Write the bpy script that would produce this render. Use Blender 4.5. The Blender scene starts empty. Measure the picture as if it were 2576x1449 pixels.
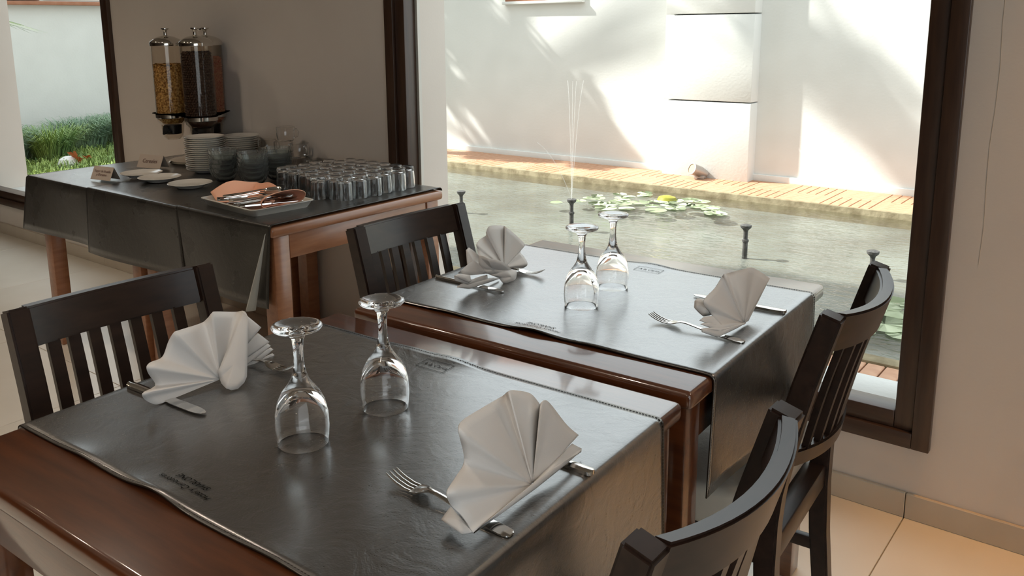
import bpy, bmesh, math, random
from mathutils import Vector, Matrix, Euler
random.seed(7)
PI = math.pi
S = bpy.context.scene
COL = S.collection

# ------------------------------------------------------------------ camera
cam_d = bpy.data.cameras.new('camera'); cam = bpy.data.objects.new('camera', cam_d); COL.objects.link(cam)
YAW, PITCH, ROLL = -0.6815, 0.1996, -0.0125
fw = Vector((math.sin(YAW)*math.cos(PITCH), math.cos(YAW)*math.cos(PITCH), -math.sin(PITCH)))
rt = Vector((math.cos(YAW), -math.sin(YAW), 0)); up = rt.cross(fw)
r2 = rt*math.cos(ROLL)+up*math.sin(ROLL); u2 = -rt*math.sin(ROLL)+up*math.cos(ROLL)
cam.matrix_world = Matrix(((r2.x, u2.x, -fw.x, 0.6365), (r2.y, u2.y, -fw.y, -2.4501), (r2.z, u2.z, -fw.z, 1.3599), (0, 0, 0, 1)))
cam_d.sensor_fit = 'HORIZONTAL'; cam_d.sensor_width = 36.0
cam_d.lens = 2178.78/2576*36.0
cam_d.shift_x = 70.6/2576; cam_d.shift_y = -215.9/2576
cam_d.clip_start = 0.05; cam_d.clip_end = 200
S.camera = cam

# ------------------------------------------------------------------ world, sun, exposure
W = bpy.data.worlds.new('sky'); S.world = W; W.use_nodes = True
bg = W.node_tree.nodes['Background']; bg.inputs[0].default_value = (0.90, 0.97, 1.0, 1); bg.inputs[1].default_value = 2.2
sun_d = bpy.data.lights.new('sun_offscreen', 'SUN'); sun_d.energy = 11.5; sun_d.angle = 0.018; sun_d.color = (1.0, 0.97, 0.90)
sun = bpy.data.objects.new('sun_offscreen', sun_d); COL.objects.link(sun)
SUN_DIR = Vector((0.40, 0.15, -0.40)).normalized()
sun.rotation_euler = SUN_DIR.to_track_quat('-Z', 'Y').to_euler(); sun.location = (-8, -2, 9)
S.view_settings.view_transform = 'Standard'; S.view_settings.look = 'None'
S.view_settings.gamma = 1.0; S.view_settings.use_curve_mapping = False
S.view_settings.exposure = 0.0
S.cycles.caustics_reflective = False; S.cycles.caustics_refractive = False
S.cycles.max_bounces = 12; S.cycles.transmission_bounces = 12; S.cycles.transparent_max_bounces = 24
S.cycles.diffuse_bounces = 4; S.cycles.glossy_bounces = 5; S.cycles.sample_clamp_indirect = 6.0

# ------------------------------------------------------------------ materials
def nodes(name):
    m = bpy.data.materials.new(name); m.use_nodes = True
    nt = m.node_tree; return m, nt, nt.nodes, nt.links
def pset(b, **k):
    for n, v in k.items():
        n = n.replace('_', ' ')
        if n in b.inputs: b.inputs[n].default_value = v
def coords(ns, ls, scale=(1, 1, 1), rot=(0, 0, 0)):
    tc = ns.new('ShaderNodeTexCoord'); mp = ns.new('ShaderNodeMapping')
    mp.inputs['Scale'].default_value = scale; mp.inputs['Rotation'].default_value = rot
    ls.new(tc.outputs['Object'], mp.inputs['Vector']); return mp.outputs['Vector']
def c4(c): return (c[0], c[1], c[2], 1)
def mat(name, col, col2=None, rough=.5, nscale=6, vec=(1, 1, 1), detail=5, bump=0, bscale=60, bvec=None, metal=0, ior=1.5, coat=0, coat_rough=.05, sheen=0, spec=.5, lo=.35, hi=.65, rvar=0, trans=0, coat_ior=1.5):
    m, nt, ns, ls = nodes(name); b = ns['Principled BSDF']
    pset(b, Base_Color=c4(col), Roughness=rough, Metallic=metal, IOR=ior, Coat_Weight=coat, Coat_Roughness=coat_rough, Sheen_Weight=sheen, Coat_IOR=coat_ior)
    b.inputs['Specular IOR Level'].default_value = spec
    b.inputs['Transmission Weight'].default_value = trans
    if col2 is not None:
        v = coords(ns, ls, vec); n = ns.new('ShaderNodeTexNoise'); n.inputs['Scale'].default_value = nscale; n.inputs['Detail'].default_value = detail
        ls.new(v, n.inputs['Vector']); r = ns.new('ShaderNodeValToRGB')
        r.color_ramp.elements[0].position = lo; r.color_ramp.elements[1].position = hi
        r.color_ramp.elements[0].color = c4(col); r.color_ramp.elements[1].color = c4(col2)
        ls.new(n.outputs['Fac'], r.inputs['Fac']); ls.new(r.outputs['Color'], b.inputs['Base Color'])
        if rvar:
            mr = ns.new('ShaderNodeMapRange'); mr.inputs['To Min'].default_value = rough-rvar; mr.inputs['To Max'].default_value = rough+rvar
            ls.new(n.outputs['Fac'], mr.inputs['Value']); ls.new(mr.outputs[0], b.inputs['Roughness'])
    if bump:
        v = coords(ns, ls, bvec or vec); n = ns.new('ShaderNodeTexNoise'); n.inputs['Scale'].default_value = bscale; n.inputs['Detail'].default_value = 4
        ls.new(v, n.inputs['Vector']); bp = ns.new('ShaderNodeBump'); bp.inputs['Strength'].default_value = bump; bp.inputs['Distance'].default_value = .01
        ls.new(n.outputs['Fac'], bp.inputs['Height']); ls.new(bp.outputs['Normal'], b.inputs['Normal'])
    return m
def leather_mat(name, base, rough=.40, ior=1.6, wr=.22, coat_r=.24, coat_i=2.5):
    m, nt, ns, ls = nodes(name); b = ns['Principled BSDF']
    v = coords(ns, ls)
    n0 = ns.new('ShaderNodeTexNoise'); n0.inputs['Scale'].default_value = 7; n0.inputs['Detail'].default_value = 6; ls.new(v, n0.inputs['Vector'])
    r = ns.new('ShaderNodeValToRGB'); r.color_ramp.elements[0].position = .3; r.color_ramp.elements[1].position = .75
    r.color_ramp.elements[0].color = c4(base); r.color_ramp.elements[1].color = c4([x*1.7 for x in base])
    ls.new(n0.outputs['Fac'], r.inputs['Fac']); ls.new(r.outputs['Color'], b.inputs['Base Color'])
    mr = ns.new('ShaderNodeMapRange'); mr.inputs['To Min'].default_value = rough-.07; mr.inputs['To Max'].default_value = rough+.12
    ls.new(n0.outputs['Fac'], mr.inputs['Value']); ls.new(mr.outputs[0], b.inputs['Roughness'])
    pset(b, IOR=ior, Coat_Weight=1.0, Coat_Roughness=coat_r, Coat_IOR=coat_i)
    n1 = ns.new('ShaderNodeTexNoise'); n1.inputs['Scale'].default_value = 16; n1.inputs['Detail'].default_value = 5; n1.inputs['Distortion'].default_value = 1.6; ls.new(v, n1.inputs['Vector'])
    n2 = ns.new('ShaderNodeTexVoronoi'); n2.inputs['Scale'].default_value = 330; ls.new(v, n2.inputs['Vector'])
    b1 = ns.new('ShaderNodeBump'); b1.inputs['Strength'].default_value = wr; b1.inputs['Distance'].default_value = .02
    b2 = ns.new('ShaderNodeBump'); b2.inputs['Strength'].default_value = .14; b2.inputs['Distance'].default_value = .002
    ls.new(n1.outputs['Fac'], b1.inputs['Height']); ls.new(b1.outputs['Normal'], b2.inputs['Normal'])
    ls.new(n2.outputs['Distance'], b2.inputs['Height']); ls.new(b2.outputs['Normal'], b.inputs['Normal'])
    return m
def schlick(ns, ls, f0, normal=None, edge=1.0):
    lw = ns.new('ShaderNodeLayerWeight'); lw.inputs['Blend'].default_value = .5
    if normal is not None: ls.new(normal, lw.inputs['Normal'])
    p = ns.new('ShaderNodeMath'); p.operation = 'POWER'; p.inputs[1].default_value = 5; ls.new(lw.outputs['Facing'], p.inputs[0])
    m = ns.new('ShaderNodeMapRange'); m.inputs['To Min'].default_value = f0; m.inputs['To Max'].default_value = edge; ls.new(p.outputs[0], m.inputs['Value'])
    return m
def thin_glass(name, tint=(.97, .98, .97), rough=.0, ior=1.45, edge=1.0):
    m, nt, ns, ls = nodes(name); ns.remove(ns['Principled BSDF']); out = ns['Material Output']
    t = ns.new('ShaderNodeBsdfTransparent'); t.inputs[0].default_value = c4(tint)
    g = ns.new('ShaderNodeBsdfGlossy'); g.inputs['Roughness'].default_value = rough
    f = schlick(ns, ls, ((ior-1)/(ior+1))**2, edge=edge)
    mx = ns.new('ShaderNodeMixShader'); ls.new(f.outputs[0], mx.inputs[0]); ls.new(t.outputs[0], mx.inputs[1]); ls.new(g.outputs[0], mx.inputs[2])
    ls.new(mx.outputs[0], out.inputs[0]); return m
def emis(name, col, s):
    m, nt, ns, ls = nodes(name); b = ns['Principled BSDF']; pset(b, Base_Color=c4(col)); b.inputs['Emission Color'].default_value = c4(col); b.inputs['Emission Strength'].default_value = s
    return m
M = {}
M['wall'] = mat('interior_paint', (.67, .60, .535), (.70, .635, .57), rough=.75, nscale=2, bump=.04, bscale=120)
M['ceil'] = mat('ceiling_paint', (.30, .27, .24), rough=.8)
M['tile'] = mat('cream_tile', (.74, .69, .60), (.80, .755, .67), rough=.28, nscale=3.5, detail=8, bump=.01, bscale=30, lo=.3, hi=.7)
M['grout'] = mat('tile_grout', (.32, .28, .22), rough=.9)
M['skirt'] = mat('skirting_tile', (.52, .45, .36), (.58, .51, .41), rough=.45, nscale=5)
M['frame'] = mat('dark_frame_wood', (.038, .018, .010), (.072, .036, .020), rough=.38, nscale=5, vec=(14, 14, 1.2), lo=.3, hi=.75, coat=.25, coat_rough=.2)
M['frame_h'] = mat('dark_frame_wood_lying', (.038, .018, .010), (.072, .036, .020), rough=.38, nscale=5, vec=(1.2, 14, 14), lo=.3, hi=.75, coat=.25, coat_rough=.2)
M['table'] = mat('mahogany', (.065, .018, .006), (.155, .046, .014), rough=.30, nscale=4, vec=(2, 16, 16), detail=8, lo=.25, hi=.8, ior=1.5, coat=.8, coat_rough=.10, coat_ior=1.9, bump=.02, bscale=20)
M['buffet'] = mat('lighter_mahogany', (.24, .095, .042), (.38, .165, .08), rough=.3, nscale=4, vec=(16, 2, 16), detail=8, lo=.25, hi=.8, ior=1.55, coat=.4, coat_rough=.15, bump=.02, bscale=20)  # lighter orange-brown tone than the dining tables
M['espresso'] = mat('espresso_wood', (.014, .0072, .005), (.036, .018, .012), rough=.36, nscale=6, vec=(10, 2, 10), detail=7, lo=.3, hi=.8, ior=1.45, coat=.08, coat_rough=.14)
M['seat'] = mat('cream_vinyl', (.50, .455, .38), rough=.5, bump=.15, bscale=70)
M['leather'] = leather_mat('black_leather', (.020, .0185, .0165))
M['edge'] = mat('leather_edge', (.03, .021, .015), rough=.9, spec=.1)
M['leather2'] = leather_mat('black_leather_matte', (.020, .0185, .0165), rough=.27, wr=.10, ior=1.36, coat_i=1.3, coat_r=.3)
M['suede'] = mat('grey_leather_back', (.42, .43, .41), rough=.8)
M['emboss'] = mat('embossed_ink', (.004, .004, .0035), rough=.95, spec=.05)
M['stitch'] = mat('stitch_thread', (.035, .03, .026), rough=.95, spec=.1)
M['dim_wall'] = mat('dark_unseen_wall', (.035, .02, .012), (.06, .035, .02), rough=.5, nscale=4, vec=(8, 8, 1))  # dark colour given to the unseen walls to dim their reflections
M['linen'] = mat('white_linen', (.80, .775, .75), rough=.85, bump=.05, bscale=900, sheen=.15)
M['peach'] = mat('peach_linen', (.92, .47, .30), rough=.8, bump=.05, bscale=700, sheen=.1)
M['steel'] = mat('polished_steel', (.72, .70, .67), rough=.12, metal=1)
M['chrome'] = mat('chrome', (.66, .63, .58), rough=.09, metal=1)
M['china'] = mat('white_china', (.72, .695, .64), rough=.14, ior=1.55, coat=.3)
M['tray'] = mat('ivory_tray', (.66, .63, .57), rough=.3)
M['card'] = mat('kraft_card', (.53, .44, .36), rough=.8)
M['ink'] = mat('brown_ink', (.09, .02, .012), rough=.7)
M['black'] = mat('black_plastic', (.012, .011, .011), rough=.35)
M['glass'] = mat('clear_glass', (1, 1, 1), rough=0, ior=1.46, trans=1)
M['tumbler'] = mat('pressed_glass', (.99, .995, .99), rough=0, ior=1.46, trans=.965)
M['bowlglass'] = mat('bowl_glass', (.93, .975, .96), rough=0, ior=1.46, trans=.93)
M['acrylic'] = thin_glass('acrylic', (.94, .92, .89), .02, 1.4)
M['pane'] = thin_glass('window_glass', (.98, .99, .985), 0, 1.18, .45)
M['flake'] = mat('corn_flakes', (.30, .13, .025), (.78, .48, .16), rough=.6, nscale=110, lo=.4, hi=.6)
M['ball'] = mat('cocoa_balls', (.035, .014, .007), (.06, .026, .013), rough=.55, nscale=80)
M['loops'] = mat('red_loops', (.42, .12, .08), (.55, .28, .16), rough=.6, nscale=90)
M['stucco'] = mat('white_stucco', (.66, .67, .65), (.70, .71, .69), rough=.9, nscale=3, bump=.12, bscale=45)
M['deck'] = mat('orange_deck', (.42, .215, .125), (.50, .28, .17), rough=.55, nscale=7, vec=(3, 3, 3))
M['deckgap'] = mat('deck_underside', (.11, .05, .025), rough=.9)
M['curb'] = mat('mossy_stone', (.17, .135, .075), (.30, .255, .16), rough=.85, nscale=12, bump=.3, bscale=40)
M['soil'] = mat('soil', (.12, .10, .05), (.16, .17, .07), rough=.95, nscale=9)
M['pondbed'] = mat('pond_bed', (.14, .14, .125), (.25, .27, .255), rough=.9, nscale=1.7, detail=9, lo=.35, hi=.68)
M['lily'] = mat('lily_green', (.40, .48, .29), (.50, .56, .40), rough=.5, nscale=8)
M['olive'] = mat('olive_float', (.30, .27, .03), (.22, .22, .02), rough=.4, nscale=20)
M['nozzle'] = mat('nozzle_black', (.035, .035, .035), (.09, .085, .08), rough=.6, nscale=60)
M['grass'] = mat('grass', (.13, .24, .075), (.30, .40, .10), rough=.6, nscale=1.6, lo=.4, hi=.6)
M['grass2'] = mat('blue_fescue', (.17, .28, .19), (.26, .36, .22), rough=.6, nscale=2.0)
M['leafdry'] = mat('dry_leaf', (.62, .25, .09), (.48, .17, .06), rough=.7, nscale=30)
M['treeleaf'] = mat('tree_leaf', (.08, .14, .04), rough=.6)
M['bark'] = mat('bark', (.16, .11, .07), rough=.9)
M['stone'] = mat('white_stone', (.75, .75, .73), rough=.6)
M['redwood'] = mat('red_shutter', (.30, .12, .06), (.36, .16, .09), rough=.6, nscale=10)
M['lampmetal'] = mat('grey_metal', (.42, .40, .38), rough=.4, metal=.7)
M['lens'] = mat('lamp_lens', (.55, .42, .25), rough=.2)
M['bulb'] = emis('downlight_glow', (1.0, .78, .5), 14)
def water_mat():
    m, nt, ns, ls = nodes('pond_water'); ns.remove(ns['Principled BSDF']); out = ns['Material Output']
    v = coords(ns, ls, (1, 2.6, 1))
    n = ns.new('ShaderNodeTexNoise'); n.inputs['Scale'].default_value = 11; n.inputs['Detail'].default_value = 3; n.inputs['Distortion'].default_value = .8; ls.new(v, n.inputs['Vector'])
    bp = ns.new('ShaderNodeBump'); bp.inputs['Strength'].default_value = .22; bp.inputs['Distance'].default_value = .05; ls.new(n.outputs['Fac'], bp.inputs['Height'])
    t = ns.new('ShaderNodeBsdfTransparent'); t.inputs[0].default_value = (.88, .89, .86, 1)
    g = ns.new('ShaderNodeBsdfGlossy'); g.inputs['Roughness'].default_value = .03; ls.new(bp.outputs[0], g.inputs['Normal'])
    f = schlick(ns, ls, .04, bp.outputs[0])
    mx = ns.new('ShaderNodeMixShader'); ls.new(f.outputs[0], mx.inputs[0]); ls.new(t.outputs[0], mx.inputs[1]); ls.new(g.outputs[0], mx.inputs[2]); ls.new(mx.outputs[0], out.inputs[0])
    return m
M['water'] = water_mat()
M['jet'] = mat('water_jet', (.95, .96, .96), rough=.2)
M['jet'].node_tree.nodes['Principled BSDF'].inputs['Alpha'].default_value = .18

# ------------------------------------------------------------------ mesh helpers
def link(o, parent=None):
    COL.objects.link(o)
    if parent is not None: o.parent = parent
    return o
def finish(bm, name, smooth=35):
    me = bpy.data.meshes.new(name); bm.normal_update(); bm.to_mesh(me); bm.free()
    if smooth:
        for p in me.polygons: p.use_smooth = True
        me.set_sharp_from_angle(angle=math.radians(smooth))
    return me
def obj(name, me, m, parent=None, loc=None, rot=None, smooth=35):
    if isinstance(me, bmesh.types.BMesh): me = finish(me, name, smooth)
    if m is not None and len(me.materials) == 0: me.materials.append(M[m])
    o = bpy.data.objects.new(name, me)
    if loc is not None: o.location = loc
    if rot is not None: o.rotation_euler = rot
    return link(o, parent)
def tag(o, label=None, cat=None, group=None, kind=None):
    if label: o['label'] = label
    if cat: o['category'] = cat
    if group: o['group'] = group
    if kind: o['kind'] = kind
    return o
def thing(name, label, cat, loc=(0, 0, 0), rz=0, group=None):
    o = bpy.data.objects.new(name, None); o.empty_display_size = .05; o.location = loc; o.rotation_euler = (0, 0, rz)
    COL.objects.link(o); return tag(o, label, cat, group)
def struct(name, me, m, parent=None, **k):
    o = obj(name, me, m, parent, **k)
    if parent is None: o['kind'] = 'structure'
    return o
def dup(root, loc=None, rz=None, label=None, parent=None):
    c = root.copy(); COL.objects.link(c); c.parent = parent
    if loc is not None: c.location = loc
    if rz is not None: c.rotation_euler = (root.rotation_euler.x, root.rotation_euler.y, rz)
    if label: c['label'] = label
    for ch in list(root.children): dup(ch, parent=c)
    return c
def box(bm, x0, x1, y0, y1, z0, z1, bev=0, seg=2, mtx=None):
    r = bmesh.ops.create_cube(bm, size=1); vs = r['verts']
    for v in vs: v.co = Vector(((x0+x1)/2+v.co.x*(x1-x0), (y0+y1)/2+v.co.y*(y1-y0), (z0+z1)/2+v.co.z*(z1-z0)))
    if bev:
        es = list({e for v in vs for e in v.link_edges})
        b = bmesh.ops.bevel(bm, geom=es, offset=bev, segments=seg, affect='EDGES', profile=.5)
        vs = [v for v in {v for f in b['faces'] for v in f.verts} | {v for v in vs if v.is_valid}]
    if mtx is not None: bmesh.ops.transform(bm, matrix=mtx, verts=vs)
    return bm
def B(): return bmesh.new()
def bx(*a, **k): return box(B(), *a, **k)
def lathe(bm, prof, seg=32, cx=0, cy=0, rad=None, close=False):
    rings = []
    for r, z in prof:
        if r < 1e-6: rings.append([bm.verts.new((cx, cy, z))])
        else: rings.append([bm.verts.new((cx+r*(rad(i/seg*2*PI, r, z) if rad else 1)*math.cos(i/seg*2*PI), cy+r*(rad(i/seg*2*PI, r, z) if rad else 1)*math.sin(i/seg*2*PI), z)) for i in range(seg)])
    if close: rings.append(rings[0])
    for a, b in zip(rings[:-1], rings[1:]):
        for i in range(seg):
            j = (i+1) % seg
            if len(a) == 1 and len(b) == 1: continue
            if len(a) == 1: bm.faces.new((a[0], b[j], b[i]))
            elif len(b) == 1: bm.faces.new((a[i], a[j], b[0]))
            else: bm.faces.new((a[i], a[j], b[j], b[i]))
    return bm
def tube(bm, pts, r, seg=8, taper=None):
    pts = [Vector(p) for p in pts]; rings = []
    for k, p in enumerate(pts):
        d = (pts[min(k+1, len(pts)-1)]-pts[max(k-1, 0)]).normalized()
        a = d.orthogonal().normalized() if k == 0 else (prev-d*prev.dot(d)).normalized()
        prev = a; b = d.cross(a); rr = r*(taper[k] if taper else 1)
        rings.append([bm.verts.new(p+(a*math.cos(t)+b*math.sin(t))*rr) for t in [i/seg*2*PI for i in range(seg)]])
    for a, b in zip(rings[:-1], rings[1:]):
        for i in range(seg): bm.faces.new((a[i], a[(i+1) % seg], b[(i+1) % seg], b[i]))
    bm.faces.new(rings[0][::-1]); bm.faces.new(rings[-1]); return bm
def sweep_rect(bm, pts, w, h, wdir=(0, 1, 0)):
    """rectangular bar through pts; w along wdir, h across"""
    pts = [Vector(p) for p in pts]; wd = Vector(wdir); rings = []
    for k, p in enumerate(pts):
        d = (pts[min(k+1, len(pts)-1)]-pts[max(k-1, 0)]).normalized()
        n = d.cross(wd).normalized(); hh = h[k] if isinstance(h, (list, tuple)) else h
        rings.append([bm.verts.new(p+wd*(w/2*a)+n*(hh/2*b)) for a, b in ((-1, -1), (1, -1), (1, 1), (-1, 1))])
    for a, b in zip(rings[:-1], rings[1:]):
        for i in range(4): bm.faces.new((a[i], a[(i+1) % 4], b[(i+1) % 4], b[i]))
    bm.faces.new(rings[0][::-1]); bm.faces.new(rings[-1])
    bmesh.ops.recalc_face_normals(bm, faces=bm.faces); return bm
def grid(bm, fn, nu, nv):
    vs = [[bm.verts.new(fn(i/nu, j/nv)) for j in range(nv+1)] for i in range(nu+1)]
    for i in range(nu):
        for j in range(nv): bm.faces.new((vs[i][j], vs[i+1][j], vs[i+1][j+1], vs[i][j+1]))
    return bm
def solid(o, t, off=0):
    md = o.modifiers.new('solidify', 'SOLIDIFY'); md.thickness = t; md.offset = off; return o
def text_mesh(name, body, size, shear=0, align='CENTER', line=1.0):
    cu = bpy.data.curves.new(name, 'FONT'); cu.body = body; cu.size = size; cu.align_x = align; cu.align_y = 'CENTER'; cu.shear = shear; cu.space_line = line
    cu.resolution_u = 3
    o = bpy.data.objects.new(name, cu); COL.objects.link(o)
    dg = bpy.context.evaluated_depsgraph_get(); me = bpy.data.meshes.new_from_object(o.evaluated_get(dg))
    bpy.data.objects.remove(o); bpy.data.curves.remove(cu); me.materials.clear(); return me

# ================================================================== ROOM SHELL
XL, XR, YB, ZC, TH = -7.2, 2.3, -6.2, 2.75, .28
W1 = (-5.83, -4.02, .27, 2.35); W2 = (-1.775, .155, .27, 2.35)
b = B()
for x0, x1 in ((XL-.2, W1[0]), (W1[1], W2[0]), (W2[1], XR+.2)): box(b, x0, x1, 0, TH, -.1, 6.0)
for w in (W1, W2): box(b, w[0], w[1], 0, TH, -.1, w[2]); box(b, w[0], w[1], 0, TH, w[3], 6.0)
struct('wall_front', b, 'wall', smooth=0)
struct('wall_left', bx(XL-.2, XL, YB, 0, -.1, ZC+.3), 'dim_wall', smooth=0)
# unseen right wall; unglazed opening put in for daylight from that side
b = B()
for y0, y1 in ((YB, -5.4), (-2.1, 0)): box(b, XR, XR+.2, y0, y1, -.1, ZC+.3)
box(b, XR, XR+.2, -5.4, -2.1, -.1, .25); box(b, XR, XR+.2, -5.4, -2.1, 2.4, ZC+.3)
struct('wall_right', b, 'wall', smooth=0)
struct('wall_back', bx(XL-.2, XR+.2, YB-.2, YB, -.1, ZC+.3), 'dim_wall', smooth=0)
struct('ceiling', bx(XL, XR, YB, 0, ZC, ZC+.1), 'ceil', smooth=0)
# floor: grout bed + single tiles
fl = struct('floor', bx(XL, XR, YB, 0, -.12, -.004), 'grout', smooth=0)
TS = .879; tile_me = None
tile_me = finish(bx(-TS/2+.0015, TS/2-.0015, -TS/2+.0015, TS/2-.0015, -.012, 0, bev=.0012, seg=1), 'floor_tile', 30); tile_me.materials.append(M['tile'])
x = .155-9*TS+TS/2
for i in range(12):
    for j in range(7):
        cx, cy = .155+(i-9)*TS+TS/2, -(j+.5)*TS
        if cx-TS/2 < XL-.3 or cx-TS/2 > XR or cy < YB: continue
        obj('floor_tile', tile_me, None, fl, loc=(cx, cy, 0))
# skirting tiles
bbf = tag(bpy.data.objects.new('baseboard_front', None), kind='structure'); COL.objects.link(bbf)
sk_me = finish(bx(-TS/2+.001, TS/2-.001, -.012, 0, 0, .0746, bev=.002, seg=1), 'skirting_tile', 30); sk_me.materials.append(M['skirt'])
for i in range(11):
    cx = .155+(i-9)*TS+TS/2
    if cx < XL or cx > XR: continue
    obj('skirting_tile', sk_me, None, bbf, loc=(cx, 0, 0))
# thin plaster crack beside the right window
tag(struct('trim_3', tube(B(), [(.272+.003*math.sin(k*1.7), -.0005, .75+k*.1) for k in range(16)], .0007, 4), 'skirt'))

# ---- windows
def window(name, ox0, ox1, oz0, oz1, ow=.045, sw=.05):
    r = bpy.data.objects.new(name, None); COL.objects.link(r); r['kind'] = 'structure'
    y0, y1 = -.022, .012        # casing on the wall face
    for x0, x1 in ((ox0, ox0+ow), (ox1-ow, ox1)): obj('casing', bx(x0, x1, y0, y1, oz0, oz1, bev=.003), 'frame', r)
    for z0, z1 in ((oz0, oz0+ow), (oz1-ow, oz1)): obj('casing', bx(ox0+ow, ox1-ow, y0, y1, z0, z1, bev=.003), 'frame_h', r)
    a0, a1, c0, c1 = ox0+ow, ox1-ow, oz0+ow, oz1-ow
    for x0, x1 in ((a0, a0+sw), (a1-sw, a1)): obj('sash_bar', bx(x0, x1, -.008, .075, c0, c1, bev=.004), 'frame', r)
    for z0, z1 in ((c0, c0+sw), (c1-sw, c1)): obj('sash_bar', bx(a0+sw, a1-sw, -.008, .075, z0, z1, bev=.004), 'frame_h', r)
    obj('glass_pane', bx(a0+sw-.004, a1-sw+.004, .048, .054, c0+sw-.004, c1-sw+.004), 'pane', r, smooth=0)
    obj('glazing_bead', bx(a0+sw, a0+sw+.012, .054, .07, c0+sw, c1-sw), 'tray', r, smooth=0)
    return r
window('window_1', -5.90, -3.9188, .2117, 2.42)
window('window_2', -1.8232, .2033, .2117, 2.42)
struct('trim_1', bx(W2[0], W2[1], .08, .30, .245, .272, bev=.004), 'stucco')
struct('trim_2', bx(W1[0], W1[1], .08, .30, .245, .272, bev=.004), 'stucco')

# ---- ceiling downlights (warm)
dl0 = None
def name_disc(f, k):
    for c in f.children:
        if c.name.startswith('lamp_disc'): c.name = 'lamp_disc_%d_offscreen' % k
LAMPS = [(-5.6, -2.6), (-2.9, -2.3), (-.6, -2.3), (1.3, -.55), (-4.6, -3.6), (-2.2, -3.6), (.2, -3.4), (-1.2, -5.0), (-3.9, -1.55), (-2.3, -1.6)]
for k, (x, y) in enumerate(LAMPS):
    if dl0 is None:
        dl0 = thing('ceiling_downlight', 'round white recessed downlight with warm glowing disc in ceiling', 'light', (x, y, ZC), group='warm ceiling downlights')
        obj('rim', lathe(B(), [(.062, 0), (.085, 0), (.085, -.008), (.062, -.012)], 24, close=True), 'ceil', dl0)
        obj('lamp_disc', lathe(B(), [(0, -.004), (.06, -.004), (.06, -.001), (0, -.001)], 20), 'bulb', dl0)
    fx = dl0 if k == 0 else dup(dl0, (x, y, ZC))
    name_disc(fx, k+1)
    ln = 'downlight_beam_%d_offscreen' % (k+1); ld = bpy.data.lights.new(ln, 'SPOT'); ld.energy = 28; ld.color = (1.0, .84, .68); ld.spot_size = math.radians(125); ld.spot_blend = .8; ld.shadow_soft_size = .06
    lo = bpy.data.objects.new(ln, ld); lo.location = (x, y, ZC-.03); COL.objects.link(lo)
# narrow amber accent spot washing the floor by the right of the window wall
ld = bpy.data.lights.new('amber_downlight_offscreen', 'SPOT'); ld.energy = 105; ld.color = (1.0, .44, .08); ld.spot_size = math.radians(38); ld.spot_blend = .9; ld.shadow_soft_size = .05
lo = bpy.data.objects.new('amber_downlight_offscreen', ld); lo.location = (.66, -.16, ZC-.03); COL.objects.link(lo)
fx = dup(dl0, (.66, -.16, ZC)); name_disc(fx, 11); fx['label'] = 'recessed downlight with amber beam beside the window wall'

# ================================================================== OUTSIDE
struct('ground', bx(-11, 4, TH, 5.4, -.6, -.42), 'soil', smooth=0)
struct('wall_courtyard', bx(-9.0, 4.0, 4.95, 5.15, -.4, 2.35), 'stucco', smooth=0)
struct('trim_4', bx(-8.5, 4.0, 4.925, 4.951, -.02, .055, bev=.006), 'stucco')
struct('wall_garden', bx(-10.75, -10.5, .3, 5.0, -.4, 2.6), 'stucco', smooth=0)
# pilaster of three rendered blocks with shadow joints
pil = tag(bpy.data.objects.new('wall_pilaster', None), kind='structure'); COL.objects.link(pil)
for z0, z1 in ((-.06, .682), (.693, 1.440), (1.451, 2.2), (2.211, 2.34)): obj('rendered_block', bx(-3.103, -2.275, 4.80, 4.96, z0, z1, bev=.005), 'stucco', pil)
# windows of the courtyard and garden walls, only their lower edge in view
wd = tag(bpy.data.objects.new('window_3', None), kind='structure'); COL.objects.link(wd)
obj('sill', bx(-5.05, -4.06, 4.90, 4.96, 1.585, 1.615, bev=.004), 'stucco', wd)
obj('shutter', bx(-5.02, -4.09, 4.915, 4.955, 1.615, 2.3, bev=.004), 'redwood', wd)
wd = tag(bpy.data.objects.new('window_4', None), kind='structure'); COL.objects.link(wd)
obj('sill', bx(-10.56, -10.40, 1.6, 4.6, 1.690, 1.735, bev=.004), 'redwood', wd)
obj('shutter', bx(-10.52, -10.46, 1.6, 2.62, 1.745, 2.6, bev=.004), 'redwood', wd)
obj('pane', bx(-10.515, -10.485, 2.68, 4.6, 1.755, 2.6), 'stone', wd, smooth=0)
# ---- decks (slatted tiles laid chequerwise)
DT = .358
def slat_mesh(n, L, w): 
    me = finish(bx(-L/2+.003, L/2-.003, -w/2+.003, w/2-.003, -.02, 0, bev=.003, seg=1), n, 30); me.materials.append(M['deck']); return me
SL = slat_mesh('deck_slat', DT, DT/5)
def deck(name, x0, nx, y0, ny, z, full):
    r = struct(name, bx(x0, x0+nx*DT, y0, y0+ny*DT, z-.06, z-.022), 'deckgap', smooth=0)
    rest = None
    for i in range(nx):
        for j in range(ny):
            cx, cy = x0+(i+.5)*DT, y0+(j+.5)*DT; rot = (i+j) % 2
            for k in range(5):
                o = (k-2)*DT/5
                if full(i): obj('deck_slat', SL, None, r, loc=(cx+(o if rot else 0), cy+(0 if rot else o), z), rot=(0, 0, PI/2 if rot else 0))
                else:
                    rest = rest or B()
                    if rot: box(rest, cx+o-DT/10+.003, cx+o+DT/10-.003, cy-DT/2+.003, cy+DT/2-.003, z-.02, z)
                    else: box(rest, cx-DT/2+.003, cx+DT/2-.003, cy+o-DT/10+.003, cy+o+DT/10-.003, z-.02, z)
    if rest: o = obj('deck_slats', rest, 'deck', r, smooth=0); o['kind'] = 'stuff'
    return r
deck('deck_courtyard', -6.12, 16, 4.222, 2, 0, lambda i: True)
deck('deck_terrace', -8.2, 27, .40, 2, 0, lambda i: i > 18)
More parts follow.
